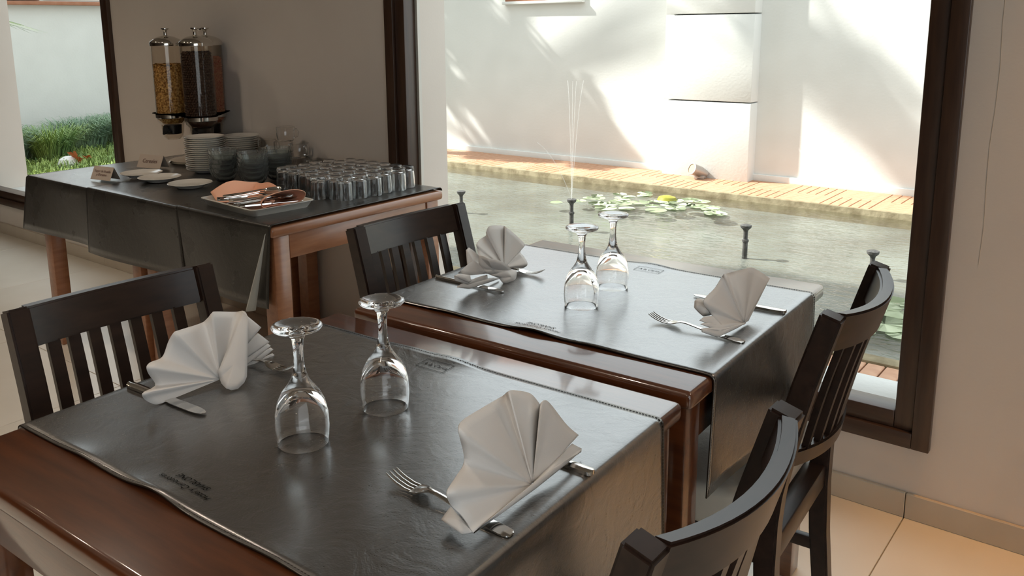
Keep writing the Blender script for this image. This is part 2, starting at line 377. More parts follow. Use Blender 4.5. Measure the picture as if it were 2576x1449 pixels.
struct('ground_terrace', bx(-8.2, 1.6, TH, .40, -.3, -.002), 'stucco', smooth=0)
# ---- pond
struct('pond_curb', bx(-6.3, 1.7, 4.19, 4.222, -.4, .004, bev=.006), 'curb')
struct('pond_kerb', bx(-6.3, 1.7, 1.116, 1.20, -.4, .010, bev=.012), 'curb')
struct('pond_wall', bx(-6.42, -6.3, 1.116, 4.222, -.4, .004, bev=.006), 'curb')
struct('pond_floor', bx(-6.3, 1.7, 1.2, 4.19, -.42, -.11), 'pondbed', smooth=0)
b = B(); grid(b, lambda u, v: (-6.3+8*u, 1.2+2.99*v, -.045), 8, 4)
tag(obj('pond_water', b, 'water', smooth=0), 'clear rippled water filling the shallow courtyard pond', 'water', kind='stuff')
def nozzle(x, y, zt, label):
    t = thing('fountain_nozzle', label, 'nozzle', (x, y, -.112), group='black fountain nozzles in the pond')
    h = zt+.112
    obj('pipe', lathe(B(), [(0, 0), (.016, 0), (.016, h-.115), (.021, h-.112), (.021, h-.098), (.014, h-.095), (.014, h-.045), (0, h-.045)], 14), 'nozzle', t)
    obj('head', lathe(B(), [(0, h-.047), (.014, h-.047), (.017, h-.035), (.034, h-.018), (.036, h-.004), (.026, h), (0, h)], 16), 'nozzle', t)
    return t
nozzle(-3.817, 2.75, .071, 'black fountain nozzle standing in pond behind the buffet table corner')
nz = nozzle(-2.76, 2.75, .127, 'black fountain nozzle spraying thin jets of water upward')
nozzle(-1.444, 2.75, .112, 'black dry fountain nozzle in pond beyond the right-hand napkin')
nozzle(-.677, 2.75, .061, 'pale-topped fountain nozzle rising just past the chair back')
for a, s in ((0, .02), (1.2, .06), (2.6, .05), (4.0, .16), (5.3, .03)):
    hgt = .85 if s < .1 else .42
    pts = [(s*math.cos(a)*k/8*1.6, s*math.sin(a)*k/8*1.6, .239+hgt*(k/8)*(1.6-.6*k/8)) for k in range(9)]
    obj('water_jet', tube(B(), pts, .0026, 5), 'jet', nz)
# lily pads
def pad_mesh(r, seed):
    rnd = random.Random(seed); b = B(); c = b.verts.new((0, 0, 0)); n = 18
    vs = [b.verts.new((r*(1+.03*rnd.random())*math.cos(.18+k/n*(2*PI-.36)), r*(1+.03*rnd.random())*math.sin(.18+k/n*(2*PI-.36)), .004*rnd.random())) for k in range(n+1)]
    for k in range(n): b.faces.new((c, vs[k], vs[k+1]))
    bmesh.ops.solidify(b, geom=b.faces[:], thickness=.003)
    return b
pads = [obj('lily_pad', pad_mesh(.10, 3), 'lily').data]
bpy.data.objects.remove(bpy.data.objects['lily_pad'])
LP = [(-3.24, 3.26), (-3.07, 3.59), (-2.76, 3.51), (-2.54, 3.57), (-2.36, 3.61), (-2.24, 3.79), (-2.79, 3.89), (-2.02, 3.59), (-2.95, 3.42), (-2.9, 3.72), (-2.62, 3.74), (-2.5, 3.86), (-2.66, 3.38), (-3.12, 3.42), (-2.44, 3.44), (-2.3, 3.95), (-3.0, 3.86), (-2.8, 3.3), (-2.12, 3.72), (-2.85, 4.02)]
rnd = random.Random(12); LP += [(rnd.gauss(-2.72, .28), rnd.gauss(3.66, .16)) for k in range(18)]
for k, (x, y) in enumerate(LP):
    o = bpy.data.objects.new('lily_pad', pads[0]); o.location = (x, y, -.041+.001*(k % 4)); o.rotation_euler = (0, 0, k*2.1); s = .5+.4*((k*37) % 10)/10; o.scale = (s, s, 1); COL.objects.link(o)
    tag(o, 'pale green lily pad floating in the far cluster around olive float', 'lily pad', 'far cluster of lily pads')
for k, (x, y, s) in enumerate([(-.416, 2.126, 1.1), (-.344, 1.99, 1.15), (-.351, 1.76, 1.2), (-.28, 2.12, .9), (-.40, 1.60, .5), (-.25, 1.66, .7), (-.45, 1.95, .6)]):
    o = bpy.data.objects.new('lily_pad', pads[0]); o.location = (x, y, -.041+.001*(k % 4)); o.rotation_euler = (0, 0, k*1.3); o.scale = (s, s, 1); COL.objects.link(o)
    tag(o, 'bright green lily pad floating behind the chair beside the window frame', 'lily pad', 'near lily pads by the window')
o = obj('pond_float', lathe(B(), [(0, -.035), (.055, -.03), (.085, 0), (.07, .035), (.03, .05), (0, .053)], 20), 'olive', loc=(-2.56, 3.86, -.04)); o.scale = (1, .8, .75)
tag(o, 'round olive-green float among the far lily pads', 'float')
# ground spotlight on the courtyard deck
t = thing('deck_spotlight', 'grey metal ground spotlight tilted on the orange deck', 'light', (-2.70, 4.70, 0), 0)
obj('bracket', bx(-.03, .06, .0, .07, 0, .03, bev=.004), 'lampmetal', t)
hd = obj('head', lathe(B(), [(0, -.10), (.035, -.10), (.05, -.03), (.05, .05), (.055, .055), (.055, .065), (.044, .066), (.044, .058), (0, .058)], 22), 'lampmetal', t, loc=(0, 0, .075), rot=None)
hd.rotation_euler = Vector((-.45, -.85, .38)).to_track_quat('Z', 'Y').to_euler()
obj('lens', lathe(B(), [(0, .0605), (.043, .0605), (.043, .0585), (0, .0585)], 20), 'lens', hd)
# ---- garden strip seen through the left window
struct('ground_garden', bx(-10.6, -6.42, 1.116, 4.95, -.42, -.05), 'soil', smooth=0)
def blades(n, x0, x1, y0, y1, h0, h1, seed, clumps=None, lean=.6):
    rnd = random.Random(seed); vs, fs = [], []
    for k in range(n):
        if clumps:
            cx, cy, cr = clumps[k % len(clumps)]; a = rnd.random()*2*PI; d = cr*math.sqrt(rnd.random())*.55; px, py = cx+d*math.cos(a), cy+d*math.sin(a); la = a+rnd.uniform(-.5, .5)
        else: px, py = rnd.uniform(x0, x1), rnd.uniform(y0, y1); la = rnd.random()*2*PI
        h = rnd.uniform(h0, h1); L = lean*h*rnd.uniform(.4, 1.3); w = .0035+.003*rnd.random(); ux, uy = math.cos(la), math.sin(la); nx, ny = -uy*w, ux*w; i = len(vs)
        for s, zz, ww in ((0, 0, 1), (.3, .6, .9), (.75, .95, .6)):
            q = (px+ux*L*s, py+uy*L*s, -.05+h*zz); vs += [(q[0]+nx*ww, q[1]+ny*ww, q[2]), (q[0]-nx*ww, q[1]-ny*ww, q[2])]
        vs.append((px+ux*L*1.15, py+uy*L*1.15, -.05+h*(.88)))
        fs += [(i, i+1, i+3, i+2), (i+2, i+3, i+5, i+4), (i+4, i+5, i+6)]
    me = bpy.data.meshes.new('blades'); me.from_pydata(vs, [], fs); me.update(); return me
tag(obj('lawn_grass', blades(9000, -10.4, -7.2, 1.15, 3.7, .05, .12, 1), 'grass'), 'short bright green lawn grass outside the left window', 'grass', kind='stuff')
for k, (x, y, r, n) in enumerate([(-9.75, 3.10, .38, 1500), (-9.7, 2.62, .40, 1500), (-9.35, 1.55, .42, 1500), (-9.0, 1.25, .32, 1000), (-9.95, 3.65, .25, 700), (-9.1, 1.95, .30, 900)]):
    o = obj('ornamental_grass', blades(n, 0, 0, 0, 0, .20, .42, 20+k, [(0, 0, r)], .8), 'grass2' if k != 5 else 'grass', loc=(x, y, .0))
    tag(o, ['tall blue-green grass tussock beside the dry maple leaf', 'blue-green grass tussock in the middle of the garden bed', 'blue-green grass tussock next to the left window reveal', 'low grass tussock nearest the left window sill', 'far grass tussock at the garden wall behind window frame', 'yellow-green grass tussock behind the white stone'][k], 'grass', kind='stuff')
def maple(name, x, y, z, s, label, rx, rz):
    b = B(); n = 30; c = b.verts.new((0, 0, 0)); vs = []
    for k in range(n):
        a = k/n*2*PI; r = s*(.55+.45*abs(math.cos(2.5*a)))*(1-.15*(k % 2)); vs.append(b.verts.new((r*math.cos(a), r*math.sin(a), .012*math.sin(3*a))))
    for k in range(n): b.faces.new((c, vs[k], vs[(k+1) % n]))
    bmesh.ops.solidify(b, geom=b.faces[:], thickness=.002)
    tag(obj(name, b, 'leafdry', loc=(x, y, z), rot=(rx, .2, rz)), label, 'leaf')
maple('fallen_leaf', -8.45, 1.90, .065, .10, 'large orange dry maple leaf lying on the grass', -.9, .4)
maple('fallen_leaf', -8.45, 2.02, .05, .055, 'small pale orange dry leaf half hidden in grass', -.3, 1.4)
tag(obj('garden_stone', lathe(B(), [(0, 0), (.09, 0), (.105, .04), (.085, .09), (.04, .115), (0, .12)], 18, rad=lambda a, r, z: 1+.05*math.sin(3*a)), 'stone', loc=(-8.55, 1.86, -.05)), 'smooth white round stone lying in the lawn', 'stone')
# tree left of the window: its crown throws the dappled shade on the courtyard wall
def frond_leaves(b, p0, p1, n, ll, rnd, w=.02):
    p0, p1 = Vector(p0), Vector(p1); d = (p1-p0)
    for k in range(n):
        q = p0+d*rnd.random(); dv = Vector((rnd.uniform(-1, 1), rnd.uniform(-1, 1), rnd.uniform(-.8, .4))).normalized()
        s = dv.orthogonal().normalized()*w*rnd.uniform(.7, 1.4); e = q+dv*ll*rnd.uniform(.6, 1.2); mvec = q+dv*ll*.5
        a = b.verts.new(q); c1 = b.verts.new(mvec+s); c2 = b.verts.new(mvec-s); e = b.verts.new(e); b.faces.new((a, c1, e, c2))
rnd = random.Random(5)
tr = thing('garden_tree', 'tall leafy tree standing beside the pond outside', 'tree', (-8.6, 3.55, -.05))
def sh(x, z, t): return Vector((x, 4.95, z))-Vector((.40, .15, -.40))*t-Vector((-8.6, 3.55, -.05))
cl, br = B(), B()
for (x, z, t, r, n) in [(-5.6, 1.5, 6.5, .45, 420), (-5.0, 1.3, 6.5, .35, 340), (-5.2, .85, 6.5, .40, 420), (-4.75, .92, 6, .22, 200), (-4.55, .70, 6, .24, 240), (-4.25, .58, 6, .16, 120), (-4.0, .42, 6, .14, 90), (-5.5, .45, 6.5, .45, 420), (-4.9, .38, 6.5, .30, 300), (-4.5, .28, 6.5, .22, 200), (-4.15, .16, 6.5, .22, 200), (-3.8, .06, 6.5, .20, 150), (-5.2, .05, 6.5, .40, 380), (-4.55, -.05, 6.5, .25, 200), (-6.0, 1.1, 6.5, .55, 420), (-6.3, .4, 7, .6, 420), (-1.18, .55, 13, .24, 130), (-1.28, .80, 13.5, .16, 60), (-.95, .25, 13, .30, 190)]:
    c = sh(x, z, t)
    for q in range(5):
        p0 = c+Vector((rnd.uniform(-r, r), rnd.uniform(-r, r), rnd.uniform(-r, r))); p1 = p0+Vector((.9*r, .3*r, -.9*r))*rnd.uniform(.5, 1.3)
        frond_leaves(cl, p0, p1, n//5, .22, rnd, .026)
    tube(br, [Vector((.1, .05, min(c.z-.3, 4.4))), (Vector((.1, .05, c.z))+c)/2+Vector((0, 0, .15)), c], .025, 6, [1.5, 1, .4])
obj('crown', cl, 'treeleaf', tr, smooth=0); obj('branches', br, 'bark', tr)
obj('trunk', tube(B(), [(0, 0, -.02), (.05, .02, 1.5), (.02, .06, 3.2), (.12, .05, 5.0), (.1, .05, 6.6)], .13, 10, [1.3, 1, .85, .6, .25]), 'bark', tr)
pl = thing('palm_plant', 'thin-leaved palm reaching in past the left window reveal', 'plant', (-8.75, .62, -.05))
obj('stem', tube(B(), [(0, 0, 0), (0, .02, .8), (.02, .05, 1.5)], .035, 8, [1.3, 1, .8]), 'bark', pl)
for a in (.9, 1.25, 1.6, 2.4, 3.4, 4.4, 5.4):
    b = B(); L = .95
    pts = [Vector((math.cos(a)*L*s, math.sin(a)*L*s, 1.5+.32*s-.34*s*s)) for s in [k/8 for k in range(9)]]
    tube(b, pts, .005, 5, [1.2-.1*k for k in range(9)])
    for k in range(2, 9):
        for sd in (-1, 1):
            dv = Vector((math.cos(a+sd*.45), math.sin(a+sd*.45), -.35)).normalized(); e = pts[k]+dv*.26; w = Vector((-math.sin(a), math.cos(a), 0))*.008; mm = pts[k]+dv*.12
            vs = [b.verts.new(q) for q in (pts[k], mm+w, e, mm-w)]; b.faces.new(vs)
    obj('frond', b, 'grass', pl, smooth=0)

# ================================================================== TABLES
TZ = .75
def wood_table(label, cx, cy, ang, hx, hy, m):
    t = thing('dining_table' if m == 'table' else 'buffet_table', label, 'table', (cx, cy, 0), ang)
    obj('tabletop', bx(-hx, hx, -hy, hy, TZ-.034, TZ, bev=.011, seg=3), m, t)
    ax, ay = hx-.030, hy-.030
    for s in (-1, 1):
        obj('apron', bx(-ax+.05, ax-.05, s*ay-.011, s*ay+.011, TZ-.115, TZ-.034, bev=.002), m, t)
        obj('apron', bx(s*ax-.011, s*ax+.011, -ay+.05, ay-.05, TZ-.115, TZ-.034, bev=.002), m, t)
        for q in (-1, 1):
            x, y = s*(hx-.046), q*(hy-.046)
            obj('leg', bx(x-.031, x+.031, y-.031, y+.031, 0, TZ-.034, bev=.004), m, t)
    return t
T1 = (-.3439, -1.6246, .0361, .407, .4012); T2 = (-.3694, -.8028, .0374, .4015, .3868)
wood_table('square mahogany dining table holding the two largest goblets', *T1, 'table')
wood_table('square mahogany dining table pushed against the pond window', *T2, 'table')
SA = (-2.777, -.4189, -.004, .41, .3989); SB = (-1.9468, -.4189, -.0112, .413, .3989)
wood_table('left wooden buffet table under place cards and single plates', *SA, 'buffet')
wood_table('right wooden buffet table under the upturned tumblers, lighter brown end showing', *SB, 'buffet')

def drape(hx, y0, y1, hang0, hang1, lifts=(), taper=(0, 0), z=TZ+.0030, seed=1, flare=0):
    """runner over a table: returns path function (u along, v across) in local coords; lifts=(x,edge,amp,wid)"""
    R = .012; X = hx+.004
    L0 = hang0; L1 = hang1; top = 2*(X-R); arc = R*PI/2; tot = L0+L1+top+2*arc
    def surf(x, y):
        zz = z+.0007*math.sin(9*x+seed)*math.sin(7*y+seed*2)
        for lx, e, amp, wid in lifts:
            ye = y0 if e < 0 else y1
            zz += amp*math.exp(-((x-lx)/wid)**2)*math.exp(-abs(y-ye)/.022)
        return zz
    def f(u, v):
        s = u*tot; y = y0+(y1-y0)*v
        if s < L0:
            d = (L0-s); k = d/L0 if L0 else 0
            return (-X-.006*k-.010*k*math.sin(5*v+seed), y+taper[0]*k*(v-.5), z-R-d)
        s -= L0
        if s < arc: a = s/R; return (-X+R-R*math.cos(a), y, z-R+R*math.sin(a))
        s -= arc
        if s < top: x = -X+R+s; return (x, y, surf(x, y))
        s -= top
        if s < arc: a = s/R; return (X-R+R*math.sin(a), y, z-R+R*math.cos(a))
        s -= arc; k = s/L1 if L1 else 0
        return (X+.006*k+(.012+flare)*k*math.sin(4.5*v+seed), y+taper[1]*k*(v-.5), z-R-s)
    return f, surf, tot
def us(tot, L0, L1, n, nh):
    """denser sampling on the bends"""
    arc = .012*PI/2; c = []
    if L0: c += [k/nh*L0 for k in range(nh)]
    c += [L0+k/4*arc for k in range(4)]
    t0 = L0+arc; t1 = tot-L1-arc
    c += [t0+k/n*(t1-t0) for k in range(n)]
    c += [t1+k/4*arc for k in range(4)]
    c += [tot-L1+k/nh*L1 for k in range(nh+1)] if L1 else [tot]
    return [x/tot for x in c]
def runner(label, tab, y0, y1, h0, h1, m, lifts=(), taper=(0, 0), rot=0, seed=1, z=TZ+.0030, n=60, name='leather_runner', flare=0):
    t = thing(name, label, 'runner', (tab[0], tab[1], 0), tab[2]+rot)
    f, surf, tot = drape(tab[3], y0, y1, h0, h1, lifts, taper, z, seed, flare)
    U = us(tot, h0, h1, n, 8); NV = 40; b = B()
    vs = [[b.verts.new(f(u, j/NV)) for j in range(NV+1)] for u in U]
    for i in range(len(U)-1):
        for j in range(NV): b.faces.new((vs[i][j], vs[i][j+1], vs[i+1][j+1], vs[i+1][j]))
    bmesh.ops.recalc_face_normals(b, faces=b.faces)
    o = obj('sheet', b, m, t, smooth=70)
    o.data.materials.append(M['edge']); solid(o, .0024, 0).modifiers[0].material_offset_rim = 1
    # stitching along the long edges
    b = B(); w = y1-y0
    for e in (.005, w-.005):
        k = 0; s = .004
        while s < tot-.004:
            p = Vector(f(s/tot, e/w)); q = Vector(f(min(s+.0038, tot)/tot, e/w)); d = (q-p).normalized() if (q-p).length > 1e-6 else Vector((1, 0, 0))
            nn = Vector(f(s/tot, min(1, e/w+.01)))-Vector(f(s/tot, e/w-.01)); up_ = d.cross(nn).normalized()
            side = nn.normalized()*.0006; hgt = up_*.0015
            vv = [b.verts.new(x) for x in (p-side+hgt, q-side+hgt, q+side+hgt, p+side+hgt, p-side-hgt*0, q-side-hgt*0, q+side-hgt*0, p+side-hgt*0)]
            for fc in ((0, 1, 2, 3), (0, 4, 5, 1), (1, 5, 6, 2), (2, 6, 7, 3), (3, 7, 4, 0)): b.faces.new([vv[i] for i in fc])
            s += .0056
    so = obj('stitching', b, 'stitch', t, smooth=0); so['kind'] = 'stuff'
    return t, surf
def stamp(t, surf, x, y, body, size, rz=0, shear=.25, frame=None, name='embossed_lettering', line=1.0):
    me = text_mesh(name, body, size, shear, line=line)
    c, s = math.cos(rz), math.sin(rz)
    def put(me):
        for v in me.vertices:
            X, Y = x+c*v.co.x-s*v.co.y, y+s*v.co.x+c*v.co.y; v.co = (X, Y, surf(X, Y)+.0022)
    put(me); obj(name, me, 'emboss', t, smooth=0)
    if frame:
        w, h = frame; b = B(); th = .0011
        for a0, a1, b0, b1 in ((-w, w, -h-th, -h), (-w, w, h, h+th), (-w-th, -w, -h-th, h+th), (w, w+th, -h-th, h+th)):
            n = 14
            vs = [[b.verts.new((a0+(a1-a0)*i/n, b0+(b1-b0)*j, 0)) for j in (0, 1)] for i in range(n+1)]
            for i in range(n): b.faces.new((vs[i][0], vs[i+1][0], vs[i+1][1], vs[i][1]))
        me = finish(b, 'embossed_frame', 0); put(me); obj('embossed_frame', me, 'emboss', t, smooth=0)
FRAMED = 'A la Carta'; NEAR = 'Hotel y Comedores\nSHARLONE'
t, sf = runner('black leather runner on the table nearest the camera, wavy stitched edge', T1, -.288, .318, .235, .235, 'leather', lifts=((-.035, -1, .010, .05), (-.22, -1, .004, .05), (.2, -1, .004, .06), (.0, 1, .007, .05), (-.1, 1, .004, .06)), seed=2)
t['label'] = 'black leather runner under the two largest goblets, wavy stitched edge'
stamp(t, sf, -.020, .273, FRAMED, .0135, 0, .35, (.031, .0165))
stamp(t, sf, -.022, -.243, NEAR, .0135, PI, .3, line=1.15)
t, sf = runner('black leather runner across the dining table at the pond window', T2, -.300, .294, .225, .225, 'leather', lifts=((.02, -1, .009, .05), (.16, -1, .004, .06), (-.2, -1, .003, .06), (.0, 1, .006, .05)), seed=5)
stamp(t, sf, .012, .244, FRAMED, .0135, 0, .35, (.033, .0165))
stamp(t, sf, .015, -.262, NEAR, .0135, PI, .3, line=1.15)
# buffet cloths run front to back: local x axis = world -y .. so rotate by +90deg (local x -> world y)
def cloth(label, xc, x0, x1, hang, z, seed, taper):
    # local x -> world y, local y -> world -x
    tab = (xc, -.4189, 0, .4000)
    return runner(label, tab, xc-x1, xc-x0, hang, 0, 'leather2', rot=PI/2, seed=seed, z=z, taper=taper, n=30, name='buffet_cloth', flare=0)
t, sf = cloth('black leather cloth at the left end of the buffet, under the small yogurt card', -2.95, -3.235, -2.665, .225, TZ+.0030, 3, (0.10, 0))
t, sf = cloth('black leather cloth draped over the middle of the buffet under the plates', -2.38, -2.71, -2.06, .250, TZ+.0060, 4, (0.02, 0))
t, sf = cloth('black leather cloth at the right end of the buffet under tray and tumblers', -1.81, -2.075, -1.545, .265, TZ+.0090, 6, (-.06, 0))
stamp(t, sf, .0, -.235, NEAR, .0135, 0, .3, line=1.15)
def turned(u, v):   # pale back of the leather where the front corner curls outward
    z = .735-.258*v; wdt = .003+.034*v
    return (-1.556-.055*v-wdt*u, -.833-.016*v-.022*v*math.sin(PI*u*.9), z-.004*u)
b = B(); grid(b, turned, 6, 10)
o = obj('turned_corner', b, 'suede', t); solid(o, .0018); o.matrix_parent_inverse = (Matrix.Translation(t.location) @ t.rotation_euler.to_matrix().to_4x4()).inverted()
o['label'] = 'pale grey underside of the curled corner'

# ================================================================== CHAIRS
def lerp(tab, z):
    for (z0, x0), (z1, x1) in zip(tab[:-1], tab[1:]):
        if z <= z1: return x0+(x1-x0)*(z-z0)/(z1-z0)
    return tab[-1][1]
PX = [(0, -.045), (.10, -.034), (.22, -.022), (.34, -.016), (.44, -.016), (.50, -.021), (.57, -.033), (.65, -.050), (.725, -.068), (.79, -.086), (.86, -.106)]
def make_chair(label, x, y, rz):
    t = thing('dining_chair', label, 'chair', (x, y, 0), rz, 'dark slatted dining chairs')
    YP = .192
    for s in (-1, 1):
        b = sweep_rect(B(), [(px, s*YP, z) for z, px in PX], .040, [.036, .037, .039, .041, .043, .043, .043, .042, .041, .040, .039])
        bmesh.ops.bevel(b, geom=b.edges[:], offset=.004, segments=2, affect='EDGES')
        obj('back_post', b, 'espresso', t)
        obj('front_leg', bx(.385, .423, s*.178-.019, s*.178+.019, 0, .34, bev=.003), 'espresso', t)
        obj('side_stretcher', bx(-.02, .40, s*.185-.009, s*.185+.009, .17, .20, bev=.003), 'espresso', t)
    def rail(name, z0, z1, bow, th):
        b = B(); n = 16; rings = []
        for k in range(n+1):
            yy = -YP+.015+(2*YP-.03)*k/n; dx = -bow*(1-(yy/YP)**2); dz = .25*dx
            rings.append([b.verts.new((lerp(PX, z)+dx+sgn*th/2, yy, z+dz)) for z, sgn in ((z0, -1), (z0, 1), (z1, 1), (z1, -1))])
        for a, c in zip(rings[:-1], rings[1:]):
            for i in range(4): b.faces.new((a[i], a[(i+1) % 4], c[(i+1) % 4], c[i]))
        b.faces.new(rings[0][::-1]); b.faces.new(rings[-1]); bmesh.ops.recalc_face_normals(b, faces=b.faces)
        es = [e for e in b.edges if len(e.link_faces) == 2 and abs((e.verts[0].co-e.verts[1].co).z) < .004 and e.calc_face_angle(0) > .8]
        bmesh.ops.bevel(b, geom=es, offset=.004, segments=2, affect='EDGES')
        obj(name, b, 'espresso', t)
    rail('top_rail', .787, .861, .044, .026); rail('lower_rail', .545, .582, .044, .024)
    for k in range(7):
        yy = (k-3)*.0435; dx = -.0445*(1-(yy/YP)**2)-.001
        obj('slat', sweep_rect(B(), [(lerp(PX, z)+dx, yy, z) for z in (.560, .62, .67, .72, .76, .784)], .024, .012), 'espresso', t, smooth=30)
    obj('cross_stretcher', bx(.18, .21, -.18, .18, .175, .197, bev=.003), 'espresso', t)
    obj('seat_frame', bx(-.03, .425, -.196, .196, .335, .388, bev=.004), 'espresso', t)
    obj('seat_cushion', bx(.006, .44, -.212, .212, .386, .475, bev=.022, seg=4), 'seat', t)
    return t
CH = [('dark slatted dining chair beside the table with the largest goblets, next to the buffet side', -.892, -1.620, -.028), ('dark slatted dining chair at the window table, in front of the buffet end', -.874, -.788, -.030), ('dark slatted dining chair at the window table, close to the window frame', .083, -.763, PI+.062), ('dark slatted dining chair whose curved top rail overlaps the chair by the window', .168, -1.564, PI)]
for l, x, y, r in CH: make_chair(l, x, y, r)

# ================================================================== GOBLETS
GP = [(.0345, 0), (.0352, -.0005), (.0362, .0005), (.0375, .012), (.0384, .026), (.0376, .046), (.0335, .064), (.0265, .078), (.0180, .089), (.0120, .099), (.0090, .110), (.0072, .125), (.0070, .142), (.0084, .156), (.0130, .164), (.0240, .1685), (.0340, .1720), (.0358, .1745), (.0350, .1770), (.0300, .1782), (.0180, .1772), (0, .1765)]
GI = [(0, .0800), (.009, .0785), (.0175, .0715), (.0245, .0640), (.0312, .0540), (.0352, .0420), (.0368, .0260), (.0360, .012)]
def single(name, me, label, cat, group, x, y, z, rz=0, s=1):
    o = bpy.data.objects.new(name, me); o.location = (x, y, z); o.rotation_euler = (0, 0, rz); o.scale = (s, s, s); COL.objects.link(o); return tag(o, label, cat, group)
b = B(); lathe(b, GI[:]+GP[:], 44); bmesh.ops.recalc_face_normals(b, faces=b.faces); gob_me = finish(b, 'wine_goblet', 60); gob_me.materials.append(M['glass'])
GG = 'goblets standing upside down on the dining tables'
for l, x, y, s in (('upturned clear goblet standing between the knife blade tip and the bent fork', -.333, -1.691, 1.04), ('upturned clear goblet beside the framed logo on the nearer table', -.323, -1.529, 1.03), ('upturned clear goblet on the window table, its ringed foot facing up', -.351, -.896, 1.01), ('upturned clear goblet closest to the pond, partly behind another goblet', -.367, -.737, 1.0)):
    single('wine_goblet', gob_me, l, 'goblet', GG, x, y, TZ+.0044, 0, s)

# ================================================================== CUTLERY
def strip(bm, prof, th):
    """prof: (x, halfwidth, z)"""
    top = [(bm.verts.new((x, -w, z+th)), bm.verts.new((x, -w*.4, z+th*1.35)), bm.verts.new((x, w*.4, z+th*1.35)), bm.verts.new((x, w, z+th))) for x, w, z in prof]
    bot = [(bm.verts.new((x, -w, z)), bm.verts.new((x, w, z))) for x, w, z in prof]
    for (a, c), (d, e) in zip(zip(top[:-1], top[1:]), zip(bot[:-1], bot[1:])):
        for i in range(3): bm.faces.new((a[i], c[i], c[i+1], a[i+1]))
        bm.faces.new((d[0], d[1], e[1], e[0])); bm.faces.new((a[0], d[0], e[0], c[0])); bm.faces.new((a[3], c[3], e[1], d[1]))
    for t, d in ((top[0], bot[0]), (top[-1], bot[-1])): bm.faces.new((t[0], t[1], t[2], t[3], d[1], d[0]))
    bmesh.ops.recalc_face_normals(bm, faces=bm.faces); return bm
def m_of(bm, n, sm=50): me = finish(bm, n, sm); me.materials.append(M['steel']); return me
H_ = m_of(strip(B(), [(0, .0045, .0005), (.004, .0085, .0005), (.014, .0098, .0008), (.04, .0088, .002), (.07, .0066, .0042), (.10, .0045, .0075), (.125, .0036, .0105), (.136, .0042, .0105), (.144, .0085, .0088)], .0019), 'handle')
FH = m_of(strip(B(), [(.143, .0080, .0090), (.149, .0112, .0070), (.156, .0120, .0052), (.163, .0121, .0042)], .0016), 'head')
TN = [m_of(strip(B(), [(.162, .0022, .0043), (.175, .0020, .0042), (.190, .0016, .0070), (.200, .0013, .0105), (.2085, .0007, .0145)], .0013), 'tine')]
KH = m_of(strip(B(), [(0, .004, .001), (.004, .0075, .0006), (.02, .0085, .0004), (.07, .0078, .0004), (.098, .0066, .0006), (.104, .0058, .001)], .0052), 'handle')
KB = m_of(strip(B(), [(.103, .0052, .0022), (.108, .0085, .0026), (.15, .0098, .0026), (.185, .0096, .0026), (.198, .0080, .0026), (.206, .0050, .0026), (.2095, .0012, .0026)], .0012), 'blade', 30)
def spoon_bowl():
    b = B(); 
    def f(u, v):
        a = PI*u; x = .143+.056*(1-math.cos(a))/2; w = .0185*math.sin(a)**.75*(1.08-.25*u); yv = (v*2-1)
        return (x, w*yv, .0105-.0085*math.sin(a)*(1-yv*yv)+.0015*u)
    grid(b, f, 14, 10); bmesh.ops.remove_doubles(b, verts=b.verts, dist=1e-5); bmesh.ops.solidify(b, geom=b.faces[:], thickness=.0011); bmesh.ops.recalc_face_normals(b, faces=b.faces); return b
SB_ = m_of(spoon_bowl(), 'bowl', 80)
def cutlery(kind, label, x, y, z, rz, group=None, rx=0, ry=0):
    t = thing({'fork': 'dinner_fork', 'knife': 'table_knife', 'spoon': 'table_spoon'}[kind], label, kind, (x, y, z), rz, group)
    t.rotation_euler = (rx, ry, rz)
    if kind == 'knife': obj('handle', KH, None, t); obj('blade', KB, None, t)
    else:
        obj('handle', H_, None, t)
        if kind == 'spoon': obj('bowl', SB_, None, t)
        else:
            hd = obj('head', FH, None, t)
            for k in range(4): obj('tine', TN[0], None, hd, loc=(0, (k-1.5)*.0064, 0))
    return t
CZ = TZ+.0046
cutlery('fork', 'steel dinner fork poking out left of the large cream fan napkin', .061, -1.695, CZ, PI-.02)
cutlery('knife', 'steel knife under the large cream fan napkin, handle by the cloth edge', .062, -1.511, CZ, PI-.01)
cutlery('knife', 'steel knife lying across the fan napkin near the slatted chair, rounded blade showing', -.740, -1.741, CZ, .06)
cutlery('fork', 'steel fork, tines up, behind the fan napkin next to the chair by the buffet', -.752, -1.565, CZ, .16)
cutlery('knife', 'steel knife under the star-folded napkin on the window table', -.754, -.926, CZ, .005)
cutlery('fork', 'steel fork, tines curling up, beyond the star-folded napkin on the window table', -.752, -.802, CZ, .20)
cutlery('fork', 'steel fork sticking out below the pleated napkin near the chair by the window', .025, -.902, CZ, PI-.06)
cutlery('knife', 'steel knife behind the pleated napkin, handle reaching the runner edge', .026, -.682, CZ, PI+.02)

